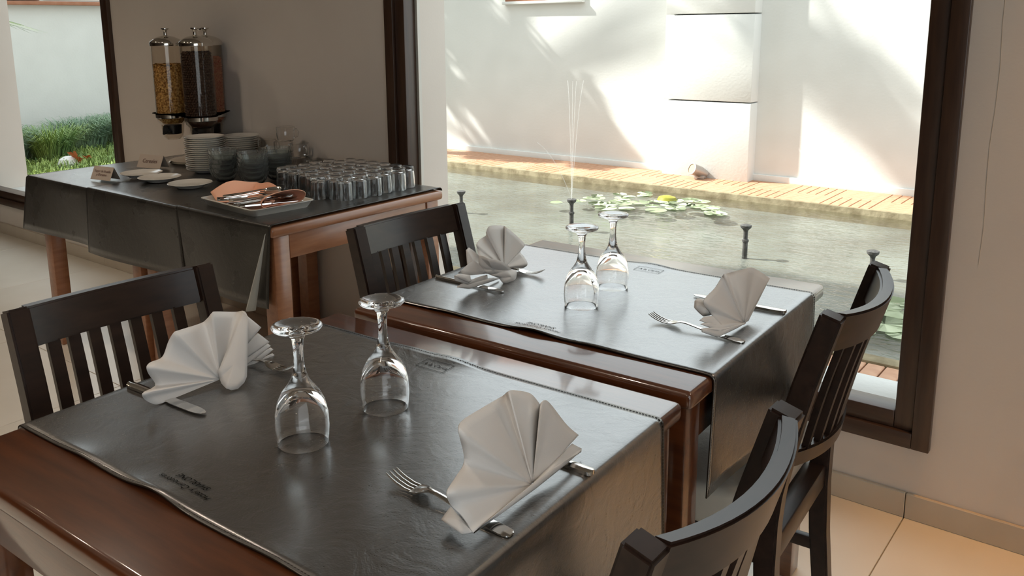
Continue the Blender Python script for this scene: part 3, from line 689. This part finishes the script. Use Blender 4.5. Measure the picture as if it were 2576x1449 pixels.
# ================================================================== NAPKINS
NAP = {"n1":{"apex":[0.0197,-1.5942,0.7634],"rim":[[0.0315,-1.7327,0.7663],[0.013,-1.7308,0.7801],[0.0025,-1.7394,0.7956],[0.0094,-1.7536,0.8212],[-0.004,-1.7225,0.8223],[-0.0174,-1.6903,0.8233],[-0.0144,-1.6966,0.848],[-0.007,-1.7115,0.8777],[-0.0154,-1.6945,0.8824],[-0.0262,-1.6427,0.8771],[-0.0434,-1.5755,0.8661],[-0.0173,-1.5979,0.8869],[-0.0231,-1.5776,0.8798],[-0.0258,-1.5369,0.8598],[-0.0313,-1.5056,0.8306],[-0.0007,-1.5462,0.8564],[-0.0039,-1.5305,0.8537],[-0.0043,-1.5144,0.8387],[0.0061,-1.495,0.8074],[0.0148,-1.4759,0.7858]],"base":[[-0.0146,-1.7378,0.7684],[-0.0212,-1.7129,0.7714],[0.0313,-1.7334,0.7669],[0.0199,-1.7393,0.7631]],"fold":[[0.0228,-1.5985,0.7664],[0.0136,-1.4912,0.7782],[0.019,-1.4738,0.7648],[0.0231,-1.4803,0.7652],[0.0298,-1.6037,0.765],[0.0318,-1.7319,0.7656]]},"n2":{"apex":[-0.6197,-1.6384,0.7627],"rim":[[-0.6259,-1.7481,0.7556],[-0.6274,-1.7596,0.7578],[-0.6316,-1.7731,0.77],[-0.6274,-1.7781,0.7837],[-0.6394,-1.7551,0.7808],[-0.644,-1.7456,0.7849],[-0.6372,-1.7598,0.8099],[-0.6327,-1.7639,0.8231],[-0.639,-1.7541,0.826],[-0.6509,-1.725,0.8239],[-0.6482,-1.713,0.8481],[-0.6377,-1.7081,0.8645],[-0.6411,-1.6961,0.8649],[-0.6583,-1.6431,0.8588],[-0.6479,-1.6351,0.8684],[-0.6363,-1.6331,0.8799],[-0.6411,-1.6212,0.8777],[-0.6539,-1.5735,0.8614],[-0.6305,-1.572,0.8673],[-0.6195,-1.5728,0.8571]],"flap":[[-0.6109,-1.6442,0.7669],[-0.6128,-1.6452,0.7813],[-0.6179,-1.6191,0.8154],[-0.6281,-1.5783,0.8683],[-0.6176,-1.5737,0.8577],[-0.5992,-1.5921,0.8148],[-0.5817,-1.6104,0.7679],[-0.5765,-1.6205,0.7612],[-0.574,-1.6353,0.7557],[-0.577,-1.6456,0.7564],[-0.5826,-1.6519,0.76],[-0.5998,-1.6485,0.7631]],"back":[[[-0.6595,-1.5566,0.8561],[-0.6551,-1.5466,0.8424],[-0.6476,-1.5272,0.8199],[-0.6441,-1.565,0.7962]],[[-0.6519,-1.5593,0.7961],[-0.6532,-1.5311,0.8087],[-0.6461,-1.5117,0.7873],[-0.646,-1.5655,0.7722]],[[-0.6524,-1.5607,0.7743],[-0.6511,-1.5119,0.7828],[-0.6493,-1.5072,0.7774],[-0.6483,-1.565,0.7579]],[[-0.6547,-1.5602,0.7599],[-0.6539,-1.5045,0.772],[-0.6523,-1.4995,0.7674],[-0.651,-1.5641,0.7449]],[[-0.6581,-1.5585,0.7499],[-0.6561,-1.4997,0.7586],[-0.6547,-1.496,0.7543],[-0.654,-1.5019,0.7501],[-0.6553,-1.5253,0.7485],[-0.6553,-1.5614,0.7387]]]},"n3":{"apex":[-0.6338,-0.8076,0.7736],"rim":[[-0.6324,-0.9077,0.8265],[-0.6398,-0.9048,0.8417],[-0.6379,-0.909,0.8528],[-0.65,-0.8811,0.8581],[-0.6632,-0.8412,0.8584],[-0.6478,-0.8591,0.8742],[-0.6463,-0.8473,0.8851],[-0.6559,-0.8033,0.8773],[-0.6689,-0.7608,0.8661],[-0.6486,-0.78,0.8692],[-0.6503,-0.7422,0.8438],[-0.6389,-0.7183,0.8166],[-0.6393,-0.7166,0.8085],[-0.6541,-0.7134,0.7911],[-0.6377,-0.7202,0.7821],[-0.6222,-0.7257,0.7676],[-0.6263,-0.7334,0.7588],[-0.6313,-0.7608,0.7569]],"bowl":[[-0.6304,-0.9101,0.8273],[-0.6125,-0.9169,0.8302],[-0.5965,-0.9195,0.8277],[-0.5907,-0.8986,0.822],[-0.589,-0.8721,0.8107],[-0.5913,-0.8466,0.7947],[-0.6031,-0.8161,0.7748],[-0.5982,-0.8537,0.78],[-0.6025,-0.8753,0.7785],[-0.6124,-0.8895,0.7787],[-0.6236,-0.8975,0.7843],[-0.6303,-0.8957,0.7914],[-0.6335,-0.9067,0.8076]],"roll":[[-0.6075,-0.8957,0.7803],[-0.5936,-0.8597,0.7829],[-0.5983,-0.8212,0.7768],[-0.6026,-0.8003,0.7706],[-0.6007,-0.8013,0.7615],[-0.5967,-0.812,0.7441],[-0.596,-0.8212,0.7418],[-0.5918,-0.8601,0.7505],[-0.5933,-0.8694,0.7586],[-0.6007,-0.8733,0.7697]],"star":[[-0.6378,-0.9444,0.8083],[-0.6429,-0.9408,0.832],[-0.6456,-0.9384,0.8443],[-0.6505,-0.9236,0.8462],[-0.6507,-0.9069,0.8355],[-0.6478,-0.8911,0.8204],[-0.6421,-0.8941,0.8034],[-0.6226,-0.8901,0.7785],[-0.6234,-0.9536,0.7897],[-0.6236,-0.9945,0.8047]],"pleats":[[[-0.6149,-1.0187,0.8051],[-0.6154,-1.0041,0.8056],[-0.6138,-0.965,0.794],[-0.611,-0.9646,0.7805],[-0.6105,-0.9735,0.7792]],[[-0.6194,-1.0117,0.8013],[-0.6158,-0.9589,0.7783],[-0.6174,-0.8966,0.7788],[-0.6178,-0.8941,0.7659],[-0.6146,-0.973,0.7742],[-0.6173,-1.0114,0.7913]],[[-0.6174,-1.0046,0.7766],[-0.6181,-0.9914,0.7787],[-0.6183,-0.8933,0.7685],[-0.6178,-0.8538,0.7614],[-0.6171,-0.8502,0.7577],[-0.6151,-0.9664,0.7616],[-0.6168,-1.0063,0.7743]]]},"n4":{"apex":[-0.0165,-0.804,0.7582],"rim":[[-0.0273,-0.8681,0.7684],[-0.0211,-0.8952,0.7727],[-0.0329,-0.9009,0.7854],[-0.0442,-0.9079,0.8026],[-0.0461,-0.9326,0.8237],[-0.0461,-0.937,0.8342],[-0.0496,-0.9174,0.8378],[-0.0543,-0.8679,0.8422],[-0.0529,-0.8413,0.858],[-0.0475,-0.8416,0.8666],[-0.0661,-0.7894,0.8512],[-0.048,-0.7774,0.8579],[-0.0355,-0.7532,0.8602],[-0.0389,-0.7249,0.8546],[-0.0434,-0.6967,0.846],[-0.0318,-0.6844,0.8356],[-0.0204,-0.6678,0.8211],[-0.0208,-0.6689,0.8162],[-0.0186,-0.7224,0.7881],[-0.0147,-0.7863,0.7585]],"lobe":[[-0.0681,-0.8785,0.8182],[-0.0739,-0.9059,0.8259],[-0.0742,-0.9168,0.8235],[-0.0711,-0.9248,0.8126],[-0.0617,-0.9209,0.8026],[-0.054,-0.919,0.7969],[-0.0508,-0.8988,0.7941],[-0.0486,-0.8945,0.7954],[-0.0587,-0.9046,0.8138]],"pleats":[[[-0.0388,-0.9669,0.8053],[-0.038,-0.9514,0.8078],[-0.0358,-0.9172,0.8002],[-0.0198,-0.8984,0.7739],[-0.0208,-0.9179,0.7766]],[[-0.0335,-0.9736,0.8004],[-0.0325,-0.9655,0.8003],[-0.0207,-0.9216,0.781],[-0.0192,-0.8874,0.7756],[-0.0139,-0.8107,0.7606],[-0.0135,-0.825,0.7612],[-0.018,-0.9273,0.7779]],[[-0.028,-0.9805,0.795],[-0.0167,-0.9332,0.7785],[-0.012,-0.8151,0.7601],[-0.0127,-0.8033,0.7595],[-0.0113,-0.8101,0.7596],[-0.0137,-0.9391,0.7684],[-0.0258,-0.9818,0.7886]]]}}
def crom(P, sub):
    P = [Vector(p) for p in P]; out = []
    for i in range(len(P)-1):
        p0, p1, p2, p3 = P[max(i-1, 0)], P[i], P[i+1], P[min(i+2, len(P)-1)]
        for k in range(sub):
            t = k/sub; out.append(.5*((2*p1)+(-p0+p2)*t+(2*p0-5*p1+4*p2-p3)*t*t+(-p0+3*p1-3*p2+p3)*t**3))
    out.append(P[-1]); return out
def fan_bm(apex, rim, org, sub=5, nr=9, sag=.0):
    b = B(); R = crom(rim, sub); A = Vector(apex); rows = []
    for q in R:
        rows.append([b.verts.new(A+(q-A)*(.02+.98*k/nr)-org+Vector((0, 0, -sag*math.sin(PI*k/nr)))) for k in range(nr+1)])
    for a, c in zip(rows[:-1], rows[1:]):
        for k in range(nr): b.faces.new((a[k], a[k+1], c[k+1], c[k]))
    bmesh.ops.recalc_face_normals(b, faces=b.faces); return b
def poly_bm(P, org, bulge=0.0, sub=3):
    """closed outline filled from its centroid in rings, lightly puffed"""
    b = B(); P = [Vector(p) for p in P]; C = sum(P, Vector())/len(P); n = (P[1]-P[0]).cross(P[2]-P[0])
    nn = Vector((0, 0, 0))
    for i in range(len(P)): nn += (P[i]-C).cross(P[(i+1) % len(P)]-C)
    nn.normalize()
    if nn.dot(Vector((.6365, -2.45, 1.36))-C) < 0: nn = -nn
    out = []
    for i in range(len(P)):
        for k in range(sub): out.append(P[i].lerp(P[(i+1) % len(P)], k/sub))
    nr = 4; rings = []
    for r in range(1, nr+1):
        s = r/nr; rings.append([b.verts.new(C+(p-C)*s+nn*bulge*(1-s*s)-org) for p in out])
    c = b.verts.new(C+nn*bulge-org); m = len(out)
    for i in range(m):
        b.faces.new((c, rings[0][i], rings[0][(i+1) % m]))
        for r in range(nr-1): b.faces.new((rings[r][i], rings[r+1][i], rings[r+1][(i+1) % m], rings[r][(i+1) % m]))
    bmesh.ops.recalc_face_normals(b, faces=b.faces); return b
def napkin(key, label):
    d = NAP[key]; org = Vector((d['apex'][0], d['apex'][1], TZ+.0046))
    t = thing('folded_napkin', label, 'napkin', org, 0, 'fan-folded white napkins')
    solid(obj('fan', fan_bm(d['apex'], d['rim'], org), 'linen', t, smooth=55), .0016)
    for nm, k, bl in (('front_flap', 'flap', .005), ('bowl_fold', 'bowl', .012), ('rolled_end', 'roll', .012), ('side_point', 'star', .004), ('back_lobe', 'lobe', .012), ('rolled_end', 'base', .006), ('base_fold', 'fold', .006)):
        if k in d: solid(obj(nm, poly_bm(d[k], org, bl), 'linen', t, smooth=60), .0022)
    for q in d.get('back', [])+d.get('pleats', []): solid(obj('pleat', poly_bm(q, org, .003), 'linen', t, smooth=60), .003)
    return t
napkin('n1', 'large white fan napkin standing over fork and knife at the near table end')
napkin('n2', 'white fan napkin with drooping front flap, leaning by the slatted chair back')
napkin('n3', 'white napkin folded like an open shell with a side point, on the window table')
napkin('n4', 'white fan napkin with stacked pleats beside the chair at the window frame')

# ================================================================== BUFFET
BZ = TZ+.0105
# plates
plate_me = finish(lathe(B(), [(0, .002), (.045, .002), (.047, 0), (.050, 0), (.052, .003), (.084, .0155), (.0855, .0172), (.084, .0180), (.060, .0085), (.050, .0062), (0, .0058)], 40), 'side_plate', 40); plate_me.materials.append(M['china'])
def plate(x, y, z, label, group=None): return single('side_plate', plate_me, label, 'plate', group, x, y, z, random.random()*6)
plate(-2.755, -.558, BZ, 'single white side plate in front of the Cereales card')
plate(-2.589, -.573, BZ, 'middle one of three single white side plates on the buffet')
plate(-2.360, -.580, BZ, 'single white side plate next to the ivory cutlery tray')
for k in range(17): plate(-2.636+.0015*math.sin(k*2.3), -.322+.0015*math.cos(k*1.7), BZ+k*.00855, 'white side plate in the tall stack in front of the cereal dispenser' if k < 16 else 'topmost white side plate of the tall stack', 'plates in the tall stack')
for k in range(14): plate(-2.690+.0015*math.sin(k*2.9), -.100+.0015*math.cos(k*1.3), BZ+k*.0088, 'white side plate in the shorter stack by the glass cups' if k < 13 else 'topmost plate of the shorter stack, stamped with brown lettering', 'plates in the shorter stack')
me = text_mesh('stamp_lettering', 'TERRAZAS', .010)
tp = [o for o in bpy.data.objects if o.name.startswith('side_plate')][-1]
for v in me.vertices: v.co = (v.co.x, v.co.y, 0)
so = obj('stamp_lettering', me, 'ink', tp, smooth=0); tp.rotation_euler = (0, 0, 0); so.location = (-.045, .052, .0114); so.rotation_euler = (.16, .1, .72)
# place cards
def card(x, y, rz, w, h, d, body, size, label):
    t = thing('place_card', label, 'card', (x, y, BZ), rz)
    b = B()
    vs = [b.verts.new(p) for p in ((-w/2, -d/2, 0), (w/2, -d/2, 0), (w/2, 0, h), (-w/2, 0, h), (w/2, d/2, 0), (-w/2, d/2, 0))]
    b.faces.new((vs[0], vs[1], vs[2], vs[3])); b.faces.new((vs[3], vs[2], vs[4], vs[5]))
    solid(obj('folded_card', b, 'card', t, smooth=0), .0012)
    me = text_mesh('printed_words', body, size, .12, line=.95); a = math.atan2(h, d/2)
    obj('printed_words', me, 'ink', t, loc=(0, -d/4-.0012*math.sin(a), h*.5+.0012*math.cos(a)+.001), rot=(a, 0, 0), smooth=0)
    return t
card(-2.816, -.685, .15, .125, .052, .05, 'Yogur de Frutilla\ny Durazno', .0155, 'small kraft place card reading Yogur de Frutilla y Durazno')
card(-2.943, -.395, .20, .146, .056, .055, 'Cereales', .026, 'kraft place card reading Cereales')

# ---- cereal dispenser on a stand
DX = [(-3.066, -.205), (-2.812, -.215), (-2.940, -.078)]
t = thing('cereal_dispenser', 'chrome triple cereal dispenser with clear tubes of corn flakes and cocoa balls', 'dispenser', (-2.94, -.17, BZ))
def D(bm_or_me, name, m, **k): return obj(name, bm_or_me, m, t, **k)
O = Vector((2.94, .17, -BZ))
D(lathe(B(), [(0, 0), (.125, 0), (.13, .004), (.122, .012), (.06, .017), (.02, .022), (0, .022)], 40), 'base_plate', 'chrome')
D(tube(B(), [(0, 0, .015), (0, 0, .26)], .014, 14), 'column', 'chrome')
b = B()   # tray plate joining the three tubes
pts = []
for (x, y) in DX: pts += [(x+2.94+.088*math.cos(a*PI/12), y+.17+.088*math.sin(a*PI/12)) for a in range(24)]
def hull(P):
    P = sorted(set(P)); lo, hi = [], []
    cr = lambda o, a, c: (a[0]-o[0])*(c[1]-o[1])-(a[1]-o[1])*(c[0]-o[0])
    for p in P:
        while len(lo) > 1 and cr(lo[-2], lo[-1], p) <= 0: lo.pop()
        lo.append(p)
    for p in P[::-1]:
        while len(hi) > 1 and cr(hi[-2], hi[-1], p) <= 0: hi.pop()
        hi.append(p)
    return lo[:-1]+hi[:-1]
hp = hull(pts); zt = .985-BZ
f = b.faces.new([b.verts.new((x, y, zt)) for x, y in hp]); bmesh.ops.solidify(b, geom=[f], thickness=.007); bmesh.ops.recalc_face_normals(b, faces=b.faces)
D(b, 'holder_plate', 'chrome', smooth=30)
for k, (x, y) in enumerate(DX):
    lx, ly = x+2.94, y+.17
    tz0, tz1 = .988-BZ, 1.305-BZ
    tb = D(lathe(B(), [(.068, tz0), (.070, tz0), (.070, tz1), (.068, tz1)], 36, close=True), 'clear_tube', 'acrylic', loc=(lx, ly, 0))
    hp_ = D(lathe(B(), [(.071, zt), (.071, zt-.022), (.066, zt-.040), (.052, zt-.055), (.048, zt-.095), (.044, zt-.112), (.030, zt-.126), (.026, zt-.126), (.040, zt-.110), (.045, zt-.093), (.049, zt-.054), (.063, zt-.038), (.068, zt-.02), (.068, zt)], 30, close=True), 'hopper', 'acrylic', loc=(lx, ly, 0))
    obj('hopper_ring', lathe(B(), [(.0715, zt-.004), (.074, zt-.006), (.0735, zt-.022), (.0712, zt-.024)], 30, close=True), 'chrome', hp_)
    obj('paddle_wheel', lathe(B(), [(0, zt-.058), (.040, zt-.058), (.038, zt-.100), (0, zt-.100)], 18), 'black', hp_)
    b = B(); a3 = [(math.cos(PI/2+i*2*PI/3+.35)*.028, math.sin(PI/2+i*2*PI/3+.35)*.028) for i in range(3)]
    v0 = [b.verts.new((px, -.02, pz)) for px, pz in a3]; v1 = [b.verts.new((px, 0, pz)) for px, pz in a3]
    b.faces.new(v0); b.faces.new(v1[::-1])
    for i in range(3): b.faces.new((v0[i], v1[i], v1[(i+1) % 3], v0[(i+1) % 3]))
    bmesh.ops.recalc_face_normals(b, faces=b.faces); bmesh.ops.bevel(b, geom=b.edges[:], offset=.004, segments=2, affect='EDGES')
    if k != 2: obj('turn_knob', b, 'black', t, loc=(lx+.02, ly-.042, zt-.080), rot=(0, 0, .5))
    else: b.free()
    lid = D(lathe(B(), [(.066, tz1-.012), (.073, tz1-.012), (.0745, tz1), (.072, tz1+.007), (.060, tz1+.018), (.035, tz1+.029), (.014, tz1+.033), (.008, tz1+.036), (.0075, tz1+.050), (.010, tz1+.058), (.018, tz1+.063), (.018, tz1+.067), (0, tz1+.068)], 32), 'lid', 'chrome', loc=(lx, ly, 0))
    if k == 2: obj('lid_handle', tube(B(), [(-.055, -.01, tz1+.02), (-.060, -.01, tz1+.052), (-.045, -.01, tz1+.062), (-.028, -.01, tz1+.060), (-.014, -.005, tz1+.064), (-.006, 0, tz1+.055)], .0045, 8), 'chrome', lid)
    rnd = random.Random(40+k); top = (1.205, 1.262, 1.235)[k]-BZ
    b = B()
    lathe(b, [(0, zt-.05), (.044, zt-.05), (.060, zt-.03), (.061, tz0), (.061, top-.006), (0, top-.003)], 24)
    if k == 0:
        for i in range(1500):
            a = rnd.random()*2*PI; zz = rnd.uniform(zt-.03, top); r = .0625 if i % 6 else .0625*math.sqrt(rnd.random())
            if i % 6 == 0: zz = top+rnd.uniform(-.004, .004)
            if i % 6 and math.sin(a) > .8: continue
            c = Vector((r*math.cos(a), r*math.sin(a), zz)); n = Vector((math.cos(a), math.sin(a), rnd.uniform(-.5, .5)))
            if i % 6 == 0: n = Vector((rnd.uniform(-.6, .6), rnd.uniform(-.6, .6), 1))
            q = Euler((rnd.uniform(-.6, .6), rnd.uniform(-.6, .6), rnd.random()*6)).to_matrix() @ Vector((1, 0, 0)); tx = n.cross(q).normalized(); ty = n.cross(tx).normalized(); s = rnd.uniform(.007, .011)
            vs = [b.verts.new(c+tx*s*math.cos(j*PI/3)*rnd.uniform(.7, 1.1)+ty*s*.8*math.sin(j*PI/3)+n.normalized()*.0018*(j % 2)) for j in range(6)]; b.faces.new(vs)
        nm, mm, lb = 'corn_flakes', 'flake', 'golden corn flakes'
    else:
        rr = .0062 if k == 1 else .005; dz = rr*1.75; nrow = int((top-tz0)/dz); nper = int(2*PI*.0615/(2*rr*1.02))
        proto = bmesh.new(); bmesh.ops.create_icosphere(proto, subdivisions=1, radius=rr); pv = [v.co.copy() for v in proto.verts]; pf = [[v.index for v in f_.verts] for f_ in proto.faces]; proto.free()
        cs = []
        for j in range(nrow+1):
            for i in range(nper):
                a = (i+.5*(j % 2))/nper*2*PI+rnd.uniform(-.03, .03)
                if math.sin(a) > .75: continue
                cs.append((.0615*math.cos(a), .0615*math.sin(a), tz0+j*dz+rnd.uniform(-.001, .001)))
        for i in range(150): a = rnd.random()*6.28; r = .058*math.sqrt(rnd.random()); cs.append((r*math.cos(a), r*math.sin(a), top+rnd.uniform(-.002, .004)))
        for c in cs:
            vs = [b.verts.new((c[0]+p.x, c[1]+p.y, c[2]+p.z)) for p in pv]
            for f_ in pf: b.faces.new([vs[i] for i in f_])
        nm, mm, lb = ('cocoa_balls', 'ball', 'dark brown cocoa balls') if k == 1 else ('red_cereal', 'loops', 'reddish cereal')
    o = D(b, nm, mm, loc=(lx, ly, 0), smooth=60 if k else 0); o['kind'] = 'stuff'; o['label'] = lb

# ---- glass bowls, cups, tumblers
b = B(); fl_ = lambda a, r, z: 1+.030*math.cos(18*a)*min(1, max(0, (z-.008)/.03))
lathe(b, [(0, 0), (.030, 0), (.036, .004), (.048, .020), (.056, .040), (.060, .055), (.0575, .0555), (.0535, .040), (.0455, .021), (.034, .008), (.028, .005), (0, .005)], 72, rad=fl_); bmesh.ops.recalc_face_normals(b, faces=b.faces)
bowl_me = finish(b, 'glass_bowl', 70); bowl_me.materials.append(M['bowlglass'])
for (x, y, n, lb) in ((-2.364, -.417, 5, 'fluted glass bowl in the nested stack beside the plates'), (-2.189, -.405, 5, 'fluted glass bowl in the nested stack behind the peach cloth'), (-2.223, -.262, 5, 'fluted glass bowl in the nested stack next to the tumblers')):
    for k in range(n): single('glass_bowl', bowl_me, lb if k < n-1 else lb.replace('glass bowl in the', 'glass bowl topping the'), 'bowl', lb.replace('fluted glass bowl in', 'bowls of'), x+.001*math.sin(k*3), y, BZ+.0005+k*.0185, k*.13+x)
b = B(); lathe(b, [(0, 0), (.028, 0), (.033, .004), (.038, .020), (.0395, .040), (.039, .062), (.0375, .0625), (.0375, .040), (.036, .021), (.031, .007), (0, .005)], 40); bmesh.ops.recalc_face_normals(b, faces=b.faces)
cup_me = finish(b, 'bowl', 60); cup_me.materials.append(M['glass'])
hd_me = finish(tube(B(), [(.037, 0, .050), (.052, 0, .054), (.060, 0, .042), (.056, 0, .024), (.038, 0, .016)], .0035, 8), 'handle', 60); hd_me.materials.append(M['glass'])
for k, (x, y, lv, rz, lb) in enumerate([(-2.50, -.10, 0, 0, 'glass cup at the bottom behind the shorter plate stack'), (-2.50, -.10, 1, .3, 'glass cup on top of another, right of the shorter plate stack'), (-2.385, -.10, 0, .2, 'bottom glass cup of the highest cup pile'), (-2.385, -.10, 1, 0, 'middle glass cup of the highest cup pile'), (-2.365, -.10, 2, .4, 'topmost glass cup of the highest cup pile'), (-2.275, -.10, 0, .1, 'bottom glass cup right of the highest cup pile'), (-2.275, -.10, 1, -.2, 'upper glass cup with handle right of the highest cup pile'), (-2.165, -.09, 0, .2, 'single glass cup closest to the tumblers by the wall'), (-2.42, -.19, 0, .6, 'front glass cup behind the fluted bowls')]):
    t = thing('glass_cup', lb, 'cup', (x, y, BZ+.0005+lv*.0632), rz, 'clear glass cups piled by the wall')
    obj('bowl', cup_me, None, t); obj('handle', hd_me, None, t)
b = B(); fr = lambda a, r, z: 1+(.016*math.cos(16*a) if .02 < z < .079 and r > .0245 else 0)
lathe(b, [(.0272, .0005), (.0282, 0), (.0290, .001), (.0288, .018), (.0280, .045), (.0270, .068), (.0262, .077), (.0235, .0815), (.0190, .0825), (.0150, .0805), (0, .080), ], 32, rad=fr)
iv = B(); lathe(b, [(0, .0695), (.018, .0700), (.0225, .066), (.0240, .058), (.0260, .030), (.0272, .0005)], 32); iv.free()
bmesh.ops.remove_doubles(b, verts=b.verts, dist=1e-5); bmesh.ops.recalc_face_normals(b, faces=b.faces)
tum_me = finish(b, 'tumbler', 60); tum_me.materials.append(M['tumbler'])
rnd = random.Random(3); n_t = 0
for i in range(7):
    for j in range(6):
        x = -1.640-i*.0640-(j % 2)*.012; y = -.405+j*.0625+(.02 if i > 3 and j == 0 else 0)
        if i == 6 and j > 4: continue
        if i == 0 and j == 0: x -= .02
        if y > -.06: continue
        single('tumbler', tum_me, ('upturned clear tumbler in the row along the buffet\'s honey-brown end' if i == 0 else 'upturned clear tumbler in the row closest to the wall' if j == 5 else 'upturned clear tumbler in the row facing the cutlery tray' if j == 0 else 'upturned clear tumbler in the row closest to the glass bowls' if i == 6 else 'upturned clear tumbler inside the tight block of tumblers'), 'tumbler', 'upturned tumblers on the buffet', x+rnd.uniform(-.002, .002), y+rnd.uniform(-.002, .002), BZ+.0006, rnd.random())
single('tumbler', tum_me, 'upturned clear tumbler standing apart beside the peach cloth', 'tumbler', None, -1.755, -.447, BZ+.0006)

# ---- tray with cutlery and peach cloth
TX, TY, TR = -1.835, -.655, -.09
t = thing('cutlery_tray', 'ivory rectangular tray holding loose cutlery on the buffet edge', 'tray', (TX, TY, BZ), TR)
b = B(); L, Wd = .172, .122
def rr(l, w, z, r=.02):
    out = []
    for cx, cy, a0 in ((l-r, w-r, 0), (-l+r, w-r, PI/2), (-l+r, -w+r, PI), (l-r, -w+r, 1.5*PI)): out += [b.verts.new((cx+r*math.cos(a0+k*PI/8), cy+r*math.sin(a0+k*PI/8), z)) for k in range(5)]
    return out
rings = [rr(L-.014, Wd-.014, 0), rr(L-.002, Wd-.002, .022), rr(L+.002, Wd+.002, .024), rr(L+.002, Wd+.002, .020+.006), rr(L-.004, Wd-.004, .026), rr(L-.016, Wd-.016, .004)]
for a, c in zip(rings[:-1], rings[1:]):
    for i in range(20): b.faces.new((a[i], a[(i+1) % 20], c[(i+1) % 20], c[i]))
b.faces.new(rings[0][::-1]); b.faces.new(rings[-1]); bmesh.ops.recalc_face_normals(b, faces=b.faces)
obj('tray_body', b, 'tray', t, smooth=50)
t = thing('peach_cloth', 'peach linen cloth lining the cutlery tray with rolled corners', 'cloth', (TX, TY, BZ), TR)
def sheetA(u, v):   # stands up along the left end and back of the tray
    s = u*.30
    if s < .15: x, y, nx, ny = -.150, -.085+s*1.15, 1, 0
    else: x, y, nx, ny = -.150+(s-.15)*.95, .0875, .3, -1
    hgt = .030+.020*math.sin(u*3.0)+.010*math.sin(u*9)
    k = v; return (x+nx*.045*(1-k)-nx*.012*k+.004*math.sin(u*14), y+ny*.045*(1-k)-ny*.008*k, .006+hgt*1.15*k**1.3+.004*math.sin(6*u)*k)
b = B(); grid(b, sheetA, 28, 8); solid(obj('back_flap', b, 'peach', t, smooth=70), .0016)
def sheetB(u, v):   # rolled corner, a loose cone opening over the right end of the tray
    a = math.radians(262-352*v); g = u**.7
    ry, rz_ = .022+.062*g, .012+.024*g
    x = .055+.135*u+.022*math.sin(a)*g; yc = .016-.030*u; zc = .020+.026*g
    return (x, yc+ry*math.cos(a)*(1+.12*math.sin(a)), max(zc+rz_*math.sin(a), .010+.020*g))
b = B(); grid(b, sheetB, 16, 40); solid(obj('rolled_corner', b, 'peach', t, smooth=80), .0016)
b = B(); grid(b, lambda u, v: (-.14+.26*u, -.09+.17*v, .0075+.0015*math.sin(7*u+5*v)), 12, 8); solid(obj('lining', b, 'peach', t, smooth=70), .0014)
rnd = random.Random(9)
def tw(x, y): c, s = math.cos(TR), math.sin(TR); return TX+c*x-s*y, TY+s*x+c*y
PILE = [('spoon', -.085, -.095, 1.02, .018), ('spoon', -.072, -.098, 1.05, .024), ('spoon', -.060, -.098, 1.00, .030), ('spoon', -.050, -.100, .97, .037), ('knife', -.110, -.090, .95, .012), ('knife', -.098, -.096, .90, .020), ('fork', -.030, -.100, 1.0, .012), ('fork', .010, -.102, 1.08, .014), ('fork', .022, -.104, 1.02, .020), ('knife', -.005, -.104, 1.06, .026), ('spoon', .036, -.104, 1.12, .018), ('spoon', .048, -.104, 1.05, .024), ('knife', .060, -.102, 1.0, .014), ('fork', .030, -.106, 1.10, .032)]
for k, (kd, x, y, rz, z) in enumerate(PILE):
    wx, wy = tw(x, y); cutlery(kd, {'spoon': 'steel table spoon in the loose cutlery pile on the ivory tray', 'knife': 'steel knife in the loose cutlery pile on the ivory tray', 'fork': 'steel fork in the loose cutlery pile on the ivory tray'}[kd], wx, wy, BZ+z+.004, rz+TR, {'spoon': 'spoons in the tray', 'knife': 'knives in the tray', 'fork': 'forks in the tray'}[kd], rnd.uniform(-.2, .2), rnd.uniform(-.06, .0))
